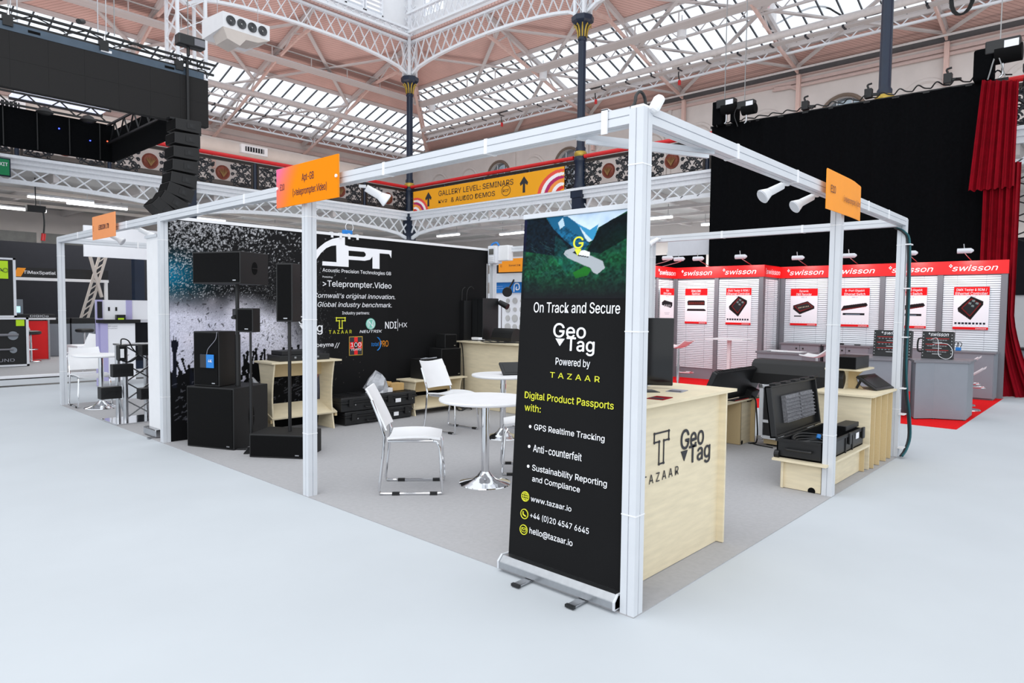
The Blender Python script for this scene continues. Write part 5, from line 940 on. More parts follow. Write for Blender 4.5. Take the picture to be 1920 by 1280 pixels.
# ================================================================== RED AND GREY STAND (right)
t = tag(MB().box(7.5, 11.9, -.13, 6.2, 0, .008).build('stand_carpet', M_carpet_r), 'bright red carpet under the red and grey stand', 'carpet')
def swall(label, T, u0, u1, n, low=.84, blinds=True):
    t = thing('blind_wall', label, 'wall panel', tuple(T @ Vector(((u0+u1)/2,0,0))), 0, 'slatted wall sections of the red stand')
    W = (u1-u0)/n
    for k in range(n+1):
        c = u0+k*W; MB().box(c-.045,c+.045,0.008,2.21,-.06,.015,0,T).build('upright', M_grey2, t)
    for k in range(n):
        a, b = u0+k*W+.045, u0+(k+1)*W-.045
        MB().box(a,b,.008,2.21,-.05,-.02,0,T).build('back_panel', M_grey, t)
        mb = MB(); m = int((2.2-low)/.04)
        for q in range(m): mb.add([T @ Vector(p) for p in ((a+.005,low+q*.04,-.002),(b-.005,low+q*.04,-.002),(b-.005,low+q*.04+.033,-.012),(a+.005,low+q*.04+.033,-.012),(a+.005,low+q*.04,-.005),(b-.005,low+q*.04,-.005),(b-.005,low+q*.04+.033,-.015),(a+.005,low+q*.04+.033,-.015))],[(0,1,2,3),(7,6,5,4),(0,4,5,1),(3,2,6,7)])
        o = mb.build('blind_slats', M_lgrey, t); o['kind'] = 'stuff'
        for f in (.25,.75): MB().box(a+(b-a)*f,a+(b-a)*f+.004,low,2.2,-.008,-.004,0,T).build('blind_cord', M_lgtxt, t)
    return t
def fascia(label, T, u0, u1, txt):
    t = thing('red_fascia', label, 'fascia', tuple(T @ Vector(((u0+u1)/2,2.2,0))), 0, 'red fascias of the stand'); MB().box(u0,u1,2.21,2.45,-.05,.03,0,T).build('board', M_redp, t)
    for a, b in txt:
        text('swisson', T, a+.07*(b-a), b, 2.27, 2.375, M_txtW, t, .012, .25, d=.032); w_ = (b-a)*.05
        MB().box(a,a+w_*1.4,2.355,2.375,.031,.034,0,T).box(a+w_*.45,a+w_*.95,2.335,2.395,.031,.034,0,T).build('cross_mark', M_txtW, t)
T = FX(11.75); swall('long slatted wall section of the red stand nearest the red curtain', T, -3.81+.045, .115-.03, 4); fascia('longest red fascia, ending at the red curtain', T, -3.82, .14, [(-.746,-.014),(-1.734,-.998),(-2.74,-1.98),(-3.667,-2.934)])
T = FX(10.84); swall('slatted wall section of the red stand behind the white bar table', T, -5.8, -3.86, 2, .25); fascia('red fascia with two names, left of the jog', T, -5.82, -3.79, [(-5.652,-4.93),(-4.684,-3.961)])
T = FY(3.83); swall('narrow slatted side section at the jog of the red stand', T, 10.9, 11.7, 1, .25); fascia('short red fascia at the jog', T, 10.84, 11.78, [(10.87,11.66)])
T = FY(5.82); swall('leftmost slatted section of the red stand, half behind the near post', T, 9.3, 10.8, 2, .25); fascia('leftmost red fascia beside the near post', T, 9.2, 10.84, [(10.05,10.79),(9.25,9.9)])
slab('plinth_strip',9.2,10.84,5.84,5.9,0,.2,M_blk3,thing('dark_strip','black strip along the foot of the leftmost red stand section','strip',(10,5.87,.01)))
def poster(T, u0, u1, lines, kind, label):
    v0, v1 = 1.215, 1.985; t = thing('product_poster', label, 'poster', tuple(T @ Vector(((u0+u1)/2,v0,0))), 0, 'product posters of the red stand')
    MB().box(u0,u1,v0,v1,.01,.028,0,T).build('board', M_white, t)
    H, W = 130, 92; A = np.ones((H,W,3))*np.array((.93,.92,.94)); A[int(H*.8):] = (.88,.10,.12); A[:int(H*.065)] = (.88,.10,.12)
    def P(l): return [(a*(W-1), b*(H-1)) for a, b in l]
    if kind == 'hand':
        fillpoly(A, P([(.14,.42),(.5,.22),(.84,.58),(.84,.66),(.5,.78),(.12,.5)]), (.12,.10,.10)); fillpoly(A, P([(.22,.5),(.48,.3),(.78,.6),(.5,.73)]), (.45,.12,.12)); fillpoly(A, P([(.26,.5),(.48,.33),(.74,.6),(.51,.70)]), (.16,.16,.17))
        for a, b in ((.42,.6),(.52,.66),(.5,.54),(.62,.6)): fillpoly(A, P([(a,b),(a+.08,b-.02),(a+.09,b+.03),(a+.02,b+.04)]), (.45,.5,.5))
        for k in range(9): fillpoly(A, P([(.05+k*.1,.12),(.12+k*.1,.12),(.12+k*.1,.17),(.05+k*.1,.17)]), (.15,.15,.2))
    elif kind == 'rec':
        fillpoly(A, P([(.1,.44),(.36,.30),(.9,.46),(.9,.52),(.64,.66),(.1,.54)]), (.14,.11,.11)); fillpoly(A, P([(.14,.52),(.36,.37),(.86,.5),(.64,.63)]), (.5,.14,.14)); fillpoly(A, P([(.18,.52),(.37,.40),(.82,.5),(.64,.61)]), (.2,.18,.18)); fillpoly(A, P([(.15,.24),(.42,.24),(.42,.27),(.15,.27)]), (.15,.15,.16))
        for k in range(7): fillpoly(A, P([(.3+k*.06,.46+k*.008),(.33+k*.06,.46+k*.008),(.33+k*.06,.49+k*.008),(.3+k*.06,.49+k*.008)]), (.75,.7,.6))
    elif kind == 'two':
        fillpoly(A, P([(.12,.52),(.9,.52),(.9,.64),(.86,.66),(.16,.66),(.1,.64)]), (.13,.10,.10)); fillpoly(A, P([(.08,.36),(.95,.36),(.93,.40),(.88,.42),(.12,.42)]), (.15,.13,.14))
        for k in range(8): fillpoly(A, P([(.16+k*.09,.55),(.22+k*.09,.55),(.22+k*.09,.62),(.16+k*.09,.62)]), (.42,.16,.14))
    elif kind == 'rack':
        fillpoly(A, P([(.04,.42),(.9,.52),(.95,.56),(.9,.62),(.12,.54)]), (.12,.10,.11)); fillpoly(A, P([(.04,.42),(.12,.46),(.9,.54),(.9,.52),(.06,.41)]), (.4,.12,.12)); fillpoly(A, P([(.1,.30),(.85,.30),(.85,.35),(.1,.35)]), (.12,.12,.14)); fillpoly(A, P([(.2,.31),(.7,.31),(.7,.33),(.2,.33)]), (.4,.45,.5))
    else:
        fillpoly(A, P([(.12,.52),(.78,.44),(.88,.5),(.88,.6),(.3,.66),(.12,.6)]), (.12,.11,.13)); 
        for k in range(4): fillpoly(A, P([(.28+k*.13,.48),(.36+k*.13,.47),(.36+k*.13,.53),(.28+k*.13,.54)]), (.6,.6,.62))
        fillpoly(A, P([(.3,.3),(.7,.3),(.7,.31),(.3,.31)]), (.5,.5,.55)); fillpoly(A, P([(.35,.26),(.65,.26),(.65,.27),(.35,.27)]), (.5,.5,.55))
    for k in range(8): fillpoly(A, P([(.08+k*.11,.09),(.12+k*.11,.09),(.12+k*.11,.1),(.08+k*.11,.1)]), (.7,.7,.74))
    raster('printed_face', A, T, u0, u1, v0, v1, t, .03); w = u1-u0
    for k, l in enumerate(lines):
        f = min(1, len(l)/19)*.9; c = (u0+u1)/2; text(l, T, c-w*f/2, c+w*f/2, 1.903-k*.065, 1.955-k*.065, M_txtW, t, .012, d=.033)
    text('XMT-120', T, (u0+u1)/2-w*.13, (u0+u1)/2+w*.13, 1.795, 1.812, M_lgtxt, t, .01, d=.033) if kind == 'hand' else text('XES-8', T, (u0+u1)/2-w*.1, (u0+u1)/2+w*.1, 1.795, 1.812, M_lgtxt, t, .01, d=.033)
    text('swisson', T, u1-w*.35, u1-w*.05, 1.225, 1.25, M_txtW, t, .02, .25, d=.033)
T = FX(11.76); poster(T,-.656,-.12,['DMX Tester & RDM /','Ethernet Controller'],'hand','poster of a handheld tester, rightmost on the red stand'); poster(T,-1.615,-1.08,['Managed Gigabit','Ethernet Switch'],'rack','poster of a managed switch behind the post with the cables'); poster(T,-2.6,-2.06,['8-Port Gigabit','Ethernet Switch'],'rack','poster of an eight-port switch right of the orange-board post'); poster(T,-3.585,-3.04,['Dynamic','DMX Recorder'],'rec','poster of a red-edged recorder box in the middle of the red stand')
T = FX(10.86); poster(T,-4.605,-4.06,['DMX Tester & RDM /','Ethernet Controller'],'hand','poster of a handheld tester left of the jog'); poster(T,-5.56,-5.035,['RDM & DMX','Splitter'],'two','poster showing two slim splitter units')
T = FY(5.80); poster(T,10.12,10.71,['Opto','RDM Splitter'],'small','narrow looking poster nearest the near corner post')
def cabinet(x0,x1,y0,y1,h,n,label):
    t = thing('grey_cabinet', label, 'cabinet', ((x0+x1)/2,(y0+y1)/2,.008), 0, 'grey cabinets of the red stand'); slab('body',x0+.02,x1,y0+.01,y1-.01,.03,h-.03,M_grey,t); slab('worktop',x0-.02,x1,y0-.01,y1+.01,h-.03,h,M_grey2,t); slab('kick',x0+.04,x1,y0+.02,y1-.02,.008,.03,M_grey2,t)
    for k in range(n):
        a = y0+.02+(y1-y0-.04)*k/n; b = y0+.02+(y1-y0-.04)*(k+1)/n; d = slab('door',x0,x0+.02,a+.004,b-.004,.04,h-.035,M_grey,t); slab('lock',x0-.006,x0,(a+.05 if k % 2 else b-.08),(a+.08 if k % 2 else b-.05),h-.12,h-.09,M_blk3,d)
cabinet(11.3,11.7,-.06,.75,.84,1,'grey cabinet under the rightmost slatted section'); cabinet(11.25,11.7,1.9,2.75,.86,2,'grey two-door cabinet behind the black box on the hourglass stand'); cabinet(11.25,11.7,2.8,3.6,.86,2,'grey cabinet left of the orange-board post')
def lamp_arm(x, y, label, ax=0):
    t = thing('arm_lamp', label, 'lamp', (x,y,2.5), 0, 'arm lamps over the red fascias'); bx, by = (x+.48, y-.05) if ax == 0 else (x+.1,y+.5)
    MB().tube([(bx,by,2.45),(x+.1,y,2.56),(x,y,2.6)], .008, 5).build('arm', M_steel, t); MB().tube([(x,y,2.64),(x,y+.01,2.72)], .008, 5).build('hook', M_steel, t)
    MB().cyl((x,y-.1,2.6),(x,y+.1,2.6),.045,n=14).build('lamp_head', M_lgrey, t, smooth=True); MB().cyl((x,y-.1,2.6),(x,y-.14,2.6),.045,.015,14).build('nose', M_lgrey, t)
    area('arm_lamp_light', (x-.02,y,2.54), .2, 4.5, (0, math.radians(-32) if not ax else 0, 0), (1,.98,.95))
for x, y, lb, a in ((11.3,.46,'rightmost arm lamp over the red stand',0),(11.3,1.31,'arm lamp right of the cable post',0),(11.3,2.34,'arm lamp beside the orange-board post',0),(11.3,3.32,'arm lamp over the recorder poster',0),(10.4,4.13,'arm lamp over the second tester poster',0),(10.4,5.06,'arm lamp over the splitter poster',0),(10.3,5.45,'arm lamp at the inner corner of the red fascia',1),(9.9,5.5,'leftmost arm lamp close to the near post',1)): lamp_arm(x, y, lb, a)
def hexcounter(poly, h, label):
    t = thing('grey_counter', label, 'counter', (*np.mean(poly,0),.008), 0, 'grey angled counters'); MB().prism(poly, Matrix.Translation((0,0,.02)), h-.05).build('body', M_grey, t); c = np.mean(poly,0)
    MB().prism([tuple(c+(np.array(p)-c)*1.07) for p in poly], Matrix.Translation((0,0,h-.03)), .03).build('top', M_grey2, t)
    for i, p in enumerate(poly[:3]): MB().cyl((*(c+(np.array(p)-c)*.93),.008),(*(c+(np.array(p)-c)*.93),.02),.02,n=8).build('foot', M_blk3, t)
hexcounter([(8.0,.46),(8.22,.27),(8.37,-.10),(9.0,-.08),(9.0,.5),(8.4,.6)], .84, 'grey angled counter at the right corner of the red stand')
hexcounter([(7.95,1.45),(8.1,.75),(8.5,.66),(8.95,.8),(8.95,1.5),(8.4,1.6)], .84, 'grey counter behind the cable post under the first rack')
hexcounter([(8.9,3.1),(8.95,2.35),(9.5,2.3),(9.6,3.1)], .8, 'pale grey counter above the stage monitor with papers on it')
def rack(x, y0, y1, label):
    t = thing('demo_rack', label, 'rack', (x,(y0+y1)/2,.84), 0, 'small demo racks'); T = frame((x,0,.842),(0,-1,0),(.12,0,1)); a, b = -y1, -y0
    MB().box(a,b,0,.4,-.12,0,0,T).build('case', M_blk2, t, bevel=.004); text('swisson', T, a+(b-a)*.27, a+(b-a)*.85, .33, .385, M_txtW, t, .015, .25, d=.003)
    MB().box(a+(b-a)*.2,a+(b-a)*.26,.362,.368,.001,.004,0,T).box(a+(b-a)*.222,a+(b-a)*.238,.35,.38,.001,.004,0,T).build('cross_mark', M_txtW, t)
    for q in range(3):
        v = .08+q*.085; f = MB().box(a+.04,b-.04,v,v+.05,.0,.006,0,T).build('rack_device', M_blk3, t); MB().box(a+.05,b-.05,v+.042,v+.047,.006,.008,0,T).build('red_line', M_redp, f)
        for k in range(8): MB().box(a+.07+k*(b-a-.14)/8,a+.07+k*(b-a-.14)/8+.025,v+.014,v+.03,.006,.007,0,T).build('port', M_grey2, f)
        MB().box(a+(b-a)*.35,a+(b-a)*.65,v-.014,v-.008,0,.004,0,T).build('caption_line', M_txtW, t)
    for s in (a+.012,b-.022):
        for k in range(8): MB().box(s,s+.01,.03+k*.045,.042+k*.045,0,.003,0,T).build('rack_screw', M_steel, t)
    return t, T, a, b
rack(8.6,.66,1.17,'left demo rack with white name, half behind the cable post'); t, T, a, b = rack(8.6,.13,.52,'right demo rack with a white patch cable looped on its face')
MB().tube([T @ Vector(p) for p in ((-.40,.28,.01),(-.33,.3,.03),(-.30,.2,.04),(-.29,.05,.04),(-.2,-.0,.05),(-.13,.04,.05),(-.13,.14,.04),(-.2,.22,.04),(-.33,.22,.02),(-.38,.2,.01))], .0035, 6).build('patch_cable', M_txtW, t, smooth=True)
MB().tube([T @ Vector(p) for p in ((-.52,.3,-.05),(-.58,.28,-.06),(-.58,.12,-.06),(-.52,.1,-.05))], .012, 6).build('side_handle', M_blk3, t)
def stool(x, y, label, z=.85, m=None):
    t = thing('bar_stool', label, 'stool', (x,y,.008), 0, 'white bar stools'); m = m or M_pinkseat
    MB().lathe([(.2,.008),(.19,.02),(.06,.03),(.03,.06)], (x,y,0), 24).build('foot', M_chrome, t, smooth=True); MB().cyl((x,y,.05),(x,y,.5),.028,n=12).build('column', M_chrome, t, smooth=True); MB().cyl((x,y,.5),(x,y,z-.16),.018,n=12).build('piston', M_chrome, t, smooth=True)
    MB().tube([(x+.03,y,.36),(x+.18,y-.1,.36),(x+.2,y-.2,.36),(x+.02,y-.22,.36),(x,y-.02,.36)], .01, 6).build('footrest', M_chrome, t)
    mb = MB(); vs = []; 
    for i in range(9):
        for j in range(7):
            v = (j/6-.5)*2; u = i/8; yy = y+.2-.42*u; zz_ = z-.16+.02*v*v+(.16*max(0,u-.55)**1.2*1.8 if u > .55 else 0)-.02*math.sin(u*PI); vs.append((x+v*.19, yy, zz_))
    n = len(vs); vs += [(a,b,c-.02) for a,b,c in vs]; fs = []
    for i in range(8):
        for j in range(6): a = i*7+j; fs += [(a,a+1,a+8,a+7),(n+a,n+a+7,n+a+8,n+a+1)]
    for i in range(8): a = i*7; fs += [(a,a+7,n+a+7,n+a),(a+6,n+a+6,n+a+13,a+13)]
    for j in range(6): fs += [(j,n+j,n+j+1,j+1),(56+j,57+j,n+57+j,n+56+j)]
    mb.add(vs, fs).build('seat_shell', m, t, smooth=True)
stool(10.3,.25,'pale bar stool right of the angled grey counter'); stool(9.7,.1,'second pale bar stool partly behind the angled counter', .72); stool(8.46,4.4,'pale bar stool beside the upright monitor', 1.0); stool(7.95,1.78,'white bar stool left of the orange-board post', 1.0, M_white)
t = thing('bar_table', 'white square bar table before the slatted wall', 'table', (9.2,3.76,.008)); slab('tabletop',8.95,9.45,3.4,4.12,.965,.985,M_white,t); slab('pedestal',9.17,9.23,3.73,3.79,.03,.965,M_white,t); MB().lathe([(.25,.008),(.24,.02),(.05,.03)], (9.2,3.76,0), 24).build('foot', M_white, t)
t = thing('paper_stack', 'loose white papers on the pale grey counter', 'paper', (9.2,2.7,.8)); MB().box(9.0,9.3,2.4,2.9,.802,.81).build('sheet', M_white, t); MB().box(9.05,9.25,2.7,3.0,.81,.816).build('sheet', M_white, t)
t = thing('blue_padlock', 'small blue gadget with black loops on the grey cabinet worktop', 'gadget', (11.4,.5,.84)); slab('body',11.38,11.44,.46,.54,.842,.9,M_blue,t,.006)
for k in (0,1): MB().tube([(11.41,.47+.04*k,.9),(11.41,.45+.05*k,.97),(11.41,.5+.05*k,.99),(11.41,.53+.04*k,.9)], .006, 5).build('loop', M_blk3, t)
t = thing('remote', 'small black handset on the left grey cabinet', 'gadget', (11.35,2.5,.86)); slab('body',11.32,11.4,2.4,2.55,.862,.89,M_blk3,t); slab('second_body',11.34,11.4,2.1,2.2,.862,.88,M_blk3,t)
# big black drape, truss on top, red curtain
def drape(name, label, cat, m, p0, p1, z0, z1fn, amp, freq, n=120, nz=10, grp=None, flare=None, jag=0):
    p0, p1 = Vector((*p0,0)), Vector((*p1,0)); d = (p1-p0); nrm = Vector((d.y,-d.x,0)).normalized(); vs = []
    for j in range(nz+1):
        for i in range(n+1):
            s = i/n; z1 = z1fn(s); zz_ = z0+(z1-z0)*j/nz; k = amp*(math.sin(s*freq)+.5*math.sin(s*freq*2.3+1+.6*j/nz)); f = flare(j/nz, s) if flare else (0,0)
            q = p0+d*(s+f[0])+nrm*(k+f[1]); vs.append((q.x,q.y,zz_+(jag*math.sin(s*40) if j == 0 else 0)))
    N = len(vs); vs += [(x-nrm.x*.015,y-nrm.y*.015,z) for x,y,z in vs]; W = n+1; fs = []
    for j in range(nz):
        for i in range(n): a = j*W+i; fs += [(a,a+1,a+W+1,a+W),(N+a,N+a+W,N+a+W+1,N+a+1)]
    for i in range(n): fs += [(i,N+i,N+i+1,i+1),(nz*W+i,nz*W+i+1,N+nz*W+i+1,N+nz*W+i)]
    for j in range(nz): a = j*W; fs += [(a,a+W,N+a+W,N+a),(a+n,N+a+n,N+a+n+W,a+n+W)]
    return MB().add(vs, fs).build(name, m, None, smooth=True)
zt = lambda s: 5.93-.10*s
o = drape('black_drape','','',M_drape,(12.6,5.9),(12.6,.3),.0,zt,.02,60,200,6); tag(o,'huge black drape filling the right of the hall behind the red stand','drape')
t = thing('drape_truss', 'dark truss with cables and clamps along the top of the black drape', 'truss', (12.65,3.1,5.9))
barp('top_tube', t, (12.64,5.95,5.93), (12.64,.1,5.83), .05, .05, M_blk3); barp('lower_tube', t, (12.75,5.95,5.75),(12.75,.1,5.66),.05,.05,M_steel)
for k in range(18): y = 5.8-k*.32; MB().tube([(12.58,y,5.96-.016*k*.3),(12.54,y-.1,5.985-.0*k),(12.6,y-.2,5.99-.005*k),(12.56,y-.32,5.95-.005*k)], .014, 5).build('cable', M_cable, t)
for y in (3.72,2.45,1.05):
    MB().box(12.55,12.68,y-.07,y+.07,5.93,6.12).build('clamp', M_blk3, t, bevel=.01); MB().tube([(12.6,y,6.12),(12.6,y+.02,6.2),(12.6,y-.06,6.22)], .02, 6).build('clamp_screw', M_blk3, t); MB().bar((12.6,y,6.0),(12.6,y-.22,5.97),.05,.05).build('clamp_arm', M_blk3, t)
def hoist(x, y, z, label, big=1):
    t = thing('chain_hoist', label, 'hoist', (x,y,z), 0, 'motors and chains in the rig'); s = big
    MB().box(x-.1*s,x+.1*s,y-.22*s,y+.22*s,z-.1*s,z+.1*s).build('motor_body', M_blk2, t, bevel=.02); MB().box(x-.105*s,x-.1*s,y-.2*s,y-.02*s,z-.06*s,z+.06*s).build('label_plate', M_txtW, t)
    MB().cyl((x,y-.24*s,z-.12*s),(x,y+.1*s,z-.12*s),.13*s,n=14).build('chain_bag', M_grille, t, smooth=True); MB().tube([(x,y,z-.2*s),(x,y,z-.4*s),(x,y+.04,z-.45*s)], .02, 6).build('hook', M_steel, t); MB().tube([(x,y+.25*s,z),(x,y+.32*s,z-.2*s),(x,y+.22*s,z-.5*s)], .012, 6).build('power_cable', M_cable, t)
    barp('chain', t, (x,y+.05,z+.1*s), (x,y+.05,10.2), .016, .016, M_rope)
hoist(12.4,5.45,6.35,'left chain motor above the black drape'); hoist(12.5,.18,6.38,'large chain motor above the red curtain',1.2); hoist(12.3,4.92,6.2,'second chain motor beside the left one above the drape',.9)
t = thing('drape_box', 'tall black shrouded box on the left end of the drape truss', 'box', (12.45,5.65,6.1)); MB().box(12.38,12.6,5.55,5.8,5.9,6.45).build('shroud', M_drape, t, bevel=.02)
t = thing('drape_box', 'second slim black shroud left of the chain motor', 'box', (12.45,5.25,6.1)); MB().box(12.38,12.6,5.2,5.35,5.9,6.3).build('shroud', M_drape, t, bevel=.02)
t = thing('drape_box', 'large black shroud beside the motor above the red curtain', 'box', (12.45,.45,6.1)); MB().box(12.4,12.65,.3,.62,5.82,6.4).build('shroud', M_drape, t, bevel=.04); MB().tube([(12.38,.38,5.8),(12.38,.26,6.22),(12.38,.12,5.8)], .012, 5).build('silver_sling', M_rope, t)
t = thing('moving_light', 'black stage light hanging at the far right of the curtain', 'stage light', (12.2,-.28,5.6)); MB().cyl((12.2,-.28,5.75),(12.2,-.28,5.5),.1,.13,16).build('head', M_blk3, t, smooth=True); MB().box(12.1,12.3,-.4,-.16,5.75,5.9).build('yoke', M_blk3, t, bevel=.02); MB().cyl((12.2,-.35,5.25),(12.1,-.4,5.2),.09,n=16).build('lens', M_gold, t); MB().cyl((12.3,-.3,5.4),(12.15,-.38,5.22),.12,n=16).build('second_head', M_blk3, t, smooth=True)
fl_ = lambda j, s: (-.12*(1-j)*(1-s)*1.0, .02*(1-j))
o = drape('red_curtain','','',M_curt,(12.1,.42),(12.1,-.12),3.75,lambda s: 5.72-.12*s,.04,34,110,14,flare=lambda j,s:(-.25*(1-j)*(1-s)-.04*(1-j)*0,0.03),jag=.015); tag(o,'upper tier of the crimson velvet curtain, flaring at its hem','curtain')
o = drape('red_curtain','','',M_curt,(12.16,.34),(12.16,-.2),.01,lambda s: 4.2,.045,30,110,20,flare=lambda j,s:(1.1*s*max(0,(.35-j))**1.4*3+.0,-.25*max(0,.12-j)*4*s)); tag(o,'lower tier of the crimson velvet curtain trailing on the floor','curtain')
# stuff right of the curtain
t = thing('lighting_truss', 'black lighting truss behind the red curtain at the picture edge', 'truss', (15,-1.2,4.6))
for y in (.15,-.3): barp('tube', t, (14.5,y,.0),(14.5,y,5.2),.05,.05,M_blk3)
for k in range(12): barp('diagonal', t, (14.5,.15 if k % 2 else -.3,2.9+k*.19),(14.5,-.3 if k % 2 else .15,2.9+(k+1)*.19),.025,.025,M_blk3)
slab('dark_wall',14.8,14.85,-2.0,.6,1.9,3.1,M_dark,thing('display_wall','dark wall section beyond the red curtain','panel',(14.8,-1.2,1.9))); slab('white_wall',14.86,14.9,-2.0,.6,.01,1.9,M_white,thing('display_wall','white display wall low beyond the red curtain','panel',(14.86,-1.2,.5)))
t = thing('side_counter', 'grey and black counter at the right picture edge', 'counter', (13.6,-1,.4)); slab('body',13.6,14.1,-2.0,-.05,.01,.8,M_grey,t); slab('top',13.55,14.15,-2.05,.0,.8,.84,M_blk3,t)
# ================================================================== FLOWN BLACK SCREEN RING (left)
t = thing('led_screen_header', 'long flown black LED banner at upper left', 'screen', (-3,11,5.2)); MB().box(-9,2.70,11,11.14,4.79,5.64).build('screen_face', M_led, t); 
for k in range(20): MB().box(2.7-.5*(k+1)+.001,2.7-.5*k-.001,10.996,11,4.79,5.215).build('led_module', M_led, t); MB().box(2.7-.5*(k+1)+.001,2.7-.5*k-.001,10.996,11,5.217,5.64).build('led_module', M_led, t)
slab('top_plate',-9,2.62,10.99,11.04,5.64,5.76,M_ledplate,t); MB().tube([(2.5,11,5.74),(2.52,11,5.8),(2.66,11,5.8),(2.68,11,5.68)], .012, 6).build('end_handle', M_blk3, t)
for k in range(9): slab('plate_slot',2.1-k*1.0-.16,2.1-k*1.0,10.985,10.99,5.68,5.72,M_txtW if k % 2 else M_grille,t)
t = thing('flown_truss', 'black double pipe truss carrying the flown LED banner', 'truss', (-3,11.1,5.95))
for y, z in ((11.0,5.98),(11.25,5.98),(11.1,5.83)): barp('tube', t, (-9,y,z), (2.85,y,z-.03), .035, .035, M_blk3)
for k in range(30): barp('diagonal', t, (2.6-k*.36,11.0,5.98 if k % 2 else 5.83),(2.6-(k+1)*.36,11.1,5.83 if k % 2 else 5.98),.015,.015,M_blk3)
for x in (2.2,1.0,-.3,-1.6): 
    MB().box(x-.08,x+.05,10.96,11.05,5.7,5.86).build('hanging_bracket', M_blk3, t); MB().tube([(x,11,5.86),(x,11,5.97)], .02, 6).build('shackle', M_steel, t)
for x in (.6,-.5): MB().cyl((x,10.9,6.03),(x+.12,11.1,6.12),.04,n=12).build('clamp_tube', M_blk3, t)
for x in (2.35,1.15,-.3): barp('chain', t, (x,11,6.0), (x,11,10.6), .014, .014, M_rope)
t = thing('chain_hoist', 'black chain motor above the right end of the flown LED banner', 'hoist', (2.36,11,6.25), 0, 'motors and chains in the rig'); MB().box(2.15,2.62,10.9,11.1,6.15,6.34).build('motor_body', M_blk2, t, bevel=.02); MB().box(2.42,2.6,10.885,10.9,6.18,6.3).build('label_plate', M_grey2, t); MB().tube([(2.35,11,6.15),(2.35,11,6.0)], .03, 8).build('hook', M_blk3, t)
for k in range(4): MB().tube([(2.2+.12*k+.06*math.cos(a),10.98,5.9+.05*math.sin(a)) for a in np.linspace(0,2*PI,13)], .012, 5).build('cable_coil', M_cable, t)
t = thing('stage_rig', 'black draped rear rig hanging behind the LED banner', 'rig', (-2,15.9,5.2)); MB().box(-9,2.62,15.85,15.9,4.8,5.64).build('rear_drape', M_drape, t); MB().box(2.55,2.6,11.3,15.9,4.8,5.5).build('side_drape', M_drape, t)
for z in (5.66,5.92): barp('truss_tube', t, (-9,15.7,z), (2.5,15.7,z), .04, .04, M_blk3)
for k in range(34): barp('diagonal', t, (2.4-k*.3,15.7,5.92 if k % 2 else 5.66),(2.4-(k+1)*.3,15.7,5.66 if k % 2 else 5.92),.025,.025,M_blk3)
for z in (5.2,5.6): barp('truss_tube', t, (2.45,11.3,z), (2.45,15.8,z), .04, .04, M_blk3)
for k in range(14): barp('diagonal', t, (2.45,11.4+k*.3,5.6 if k % 2 else 5.2),(2.45,11.4+(k+1)*.3,5.2 if k % 2 else 5.6),.025,.025,M_blk3)
for k in range(16): barp('panel_strut', t, (2.3-k*.6,15.83,4.82),(2.3-k*.6,15.83,5.62),.03,.02,M_blk3); 
for x, z, m in ((1.5,5.35,M_ledB),(2.1,5.2,M_ledB),(2.45,5.25,M_ledR)): MB().box(x-.012,x+.012,15.8,15.82,z-.012,z+.012).build('indicator', m, t)
for x in (1.1,1.9): MB().lathe([(.02,5.62),(.1,5.58),(.16,5.5),(.1,5.46),(.02,5.45)], (x,15.2,0), 16).build('dome_light', M_blk3, t, smooth=True)
t = thing('white_canopy', 'lit white ceiling panel glimpsed under the LED banner', 'light panel', (1.9,16.9,6.2)); MB().box(.9,2.76,16.52,17.3,6.2,6.23).build('lit_sheet', M_softlight, t); [barp('hanger', t, (x,y,6.23),(x,y,9.9),.02,.02,M_steel) for x in (.95,2.7) for y in (16.6,17.2)]; MB().box(.9,2.8,17.3,17.36,6.15,6.25).build('edge', M_blk3, t)
# line array
pts = [(2.24,4.68),(2.22,4.44),(2.2,4.2),(2.18,3.96),(2.15,3.72),(2.09,3.5),(1.98,3.3),(1.83,3.14)]; ang = [0,0,0,2,7,17,30,42]
t = thing('line_array', 'black J-shaped hanging speaker array left of the graphic wall', 'speaker array', (2.2,10.9,3.9))
for k, ((x, z), a) in enumerate(zip(pts, ang)):
    Tm = Matrix.Translation((x,10.9,z)) @ Matrix.Rotation(math.radians(a),4,'Y')
    mb = MB(); mb.add([Tm @ Vector(p) for p in ((-.24,-.2,-.10),(.2,-.2,-.11),(.2,.2,-.11),(-.24,.2,-.10),(-.24,-.2,.09),(.2,-.2,.11),(.2,.2,.11),(-.24,.2,.09))],[(3,2,1,0),(4,5,6,7),(0,1,5,4),(1,2,6,5),(2,3,7,6),(3,0,4,7)]); c = mb.build('array_cabinet', M_blk, t, bevel=.006)
    MB().box(-.25,-.24,-.19,.19,-.08,.07,0,Tm).build('grille', M_grille, c); MB().box(-.05,.1,-.206,-.2,-.05,.05,0,Tm).build('side_plate', M_blk3, c); MB().box(0,.05,-.21,-.206,-.03,.03,0,Tm).build('side_grip', M_blk2, c)
    MB().box(.2,.25,-.08,.08,-.11,.11,0,Tm).build('rear_rigging', M_blk2, c)
barp('flying_frame', t, (1.95,10.9,4.79),(2.5,10.9,4.79),.15,.03,M_blk3); barp('hang_bar', t, (2.3,10.93,4.8),(2.3,10.93,5.9),.04,.04,M_blk3)
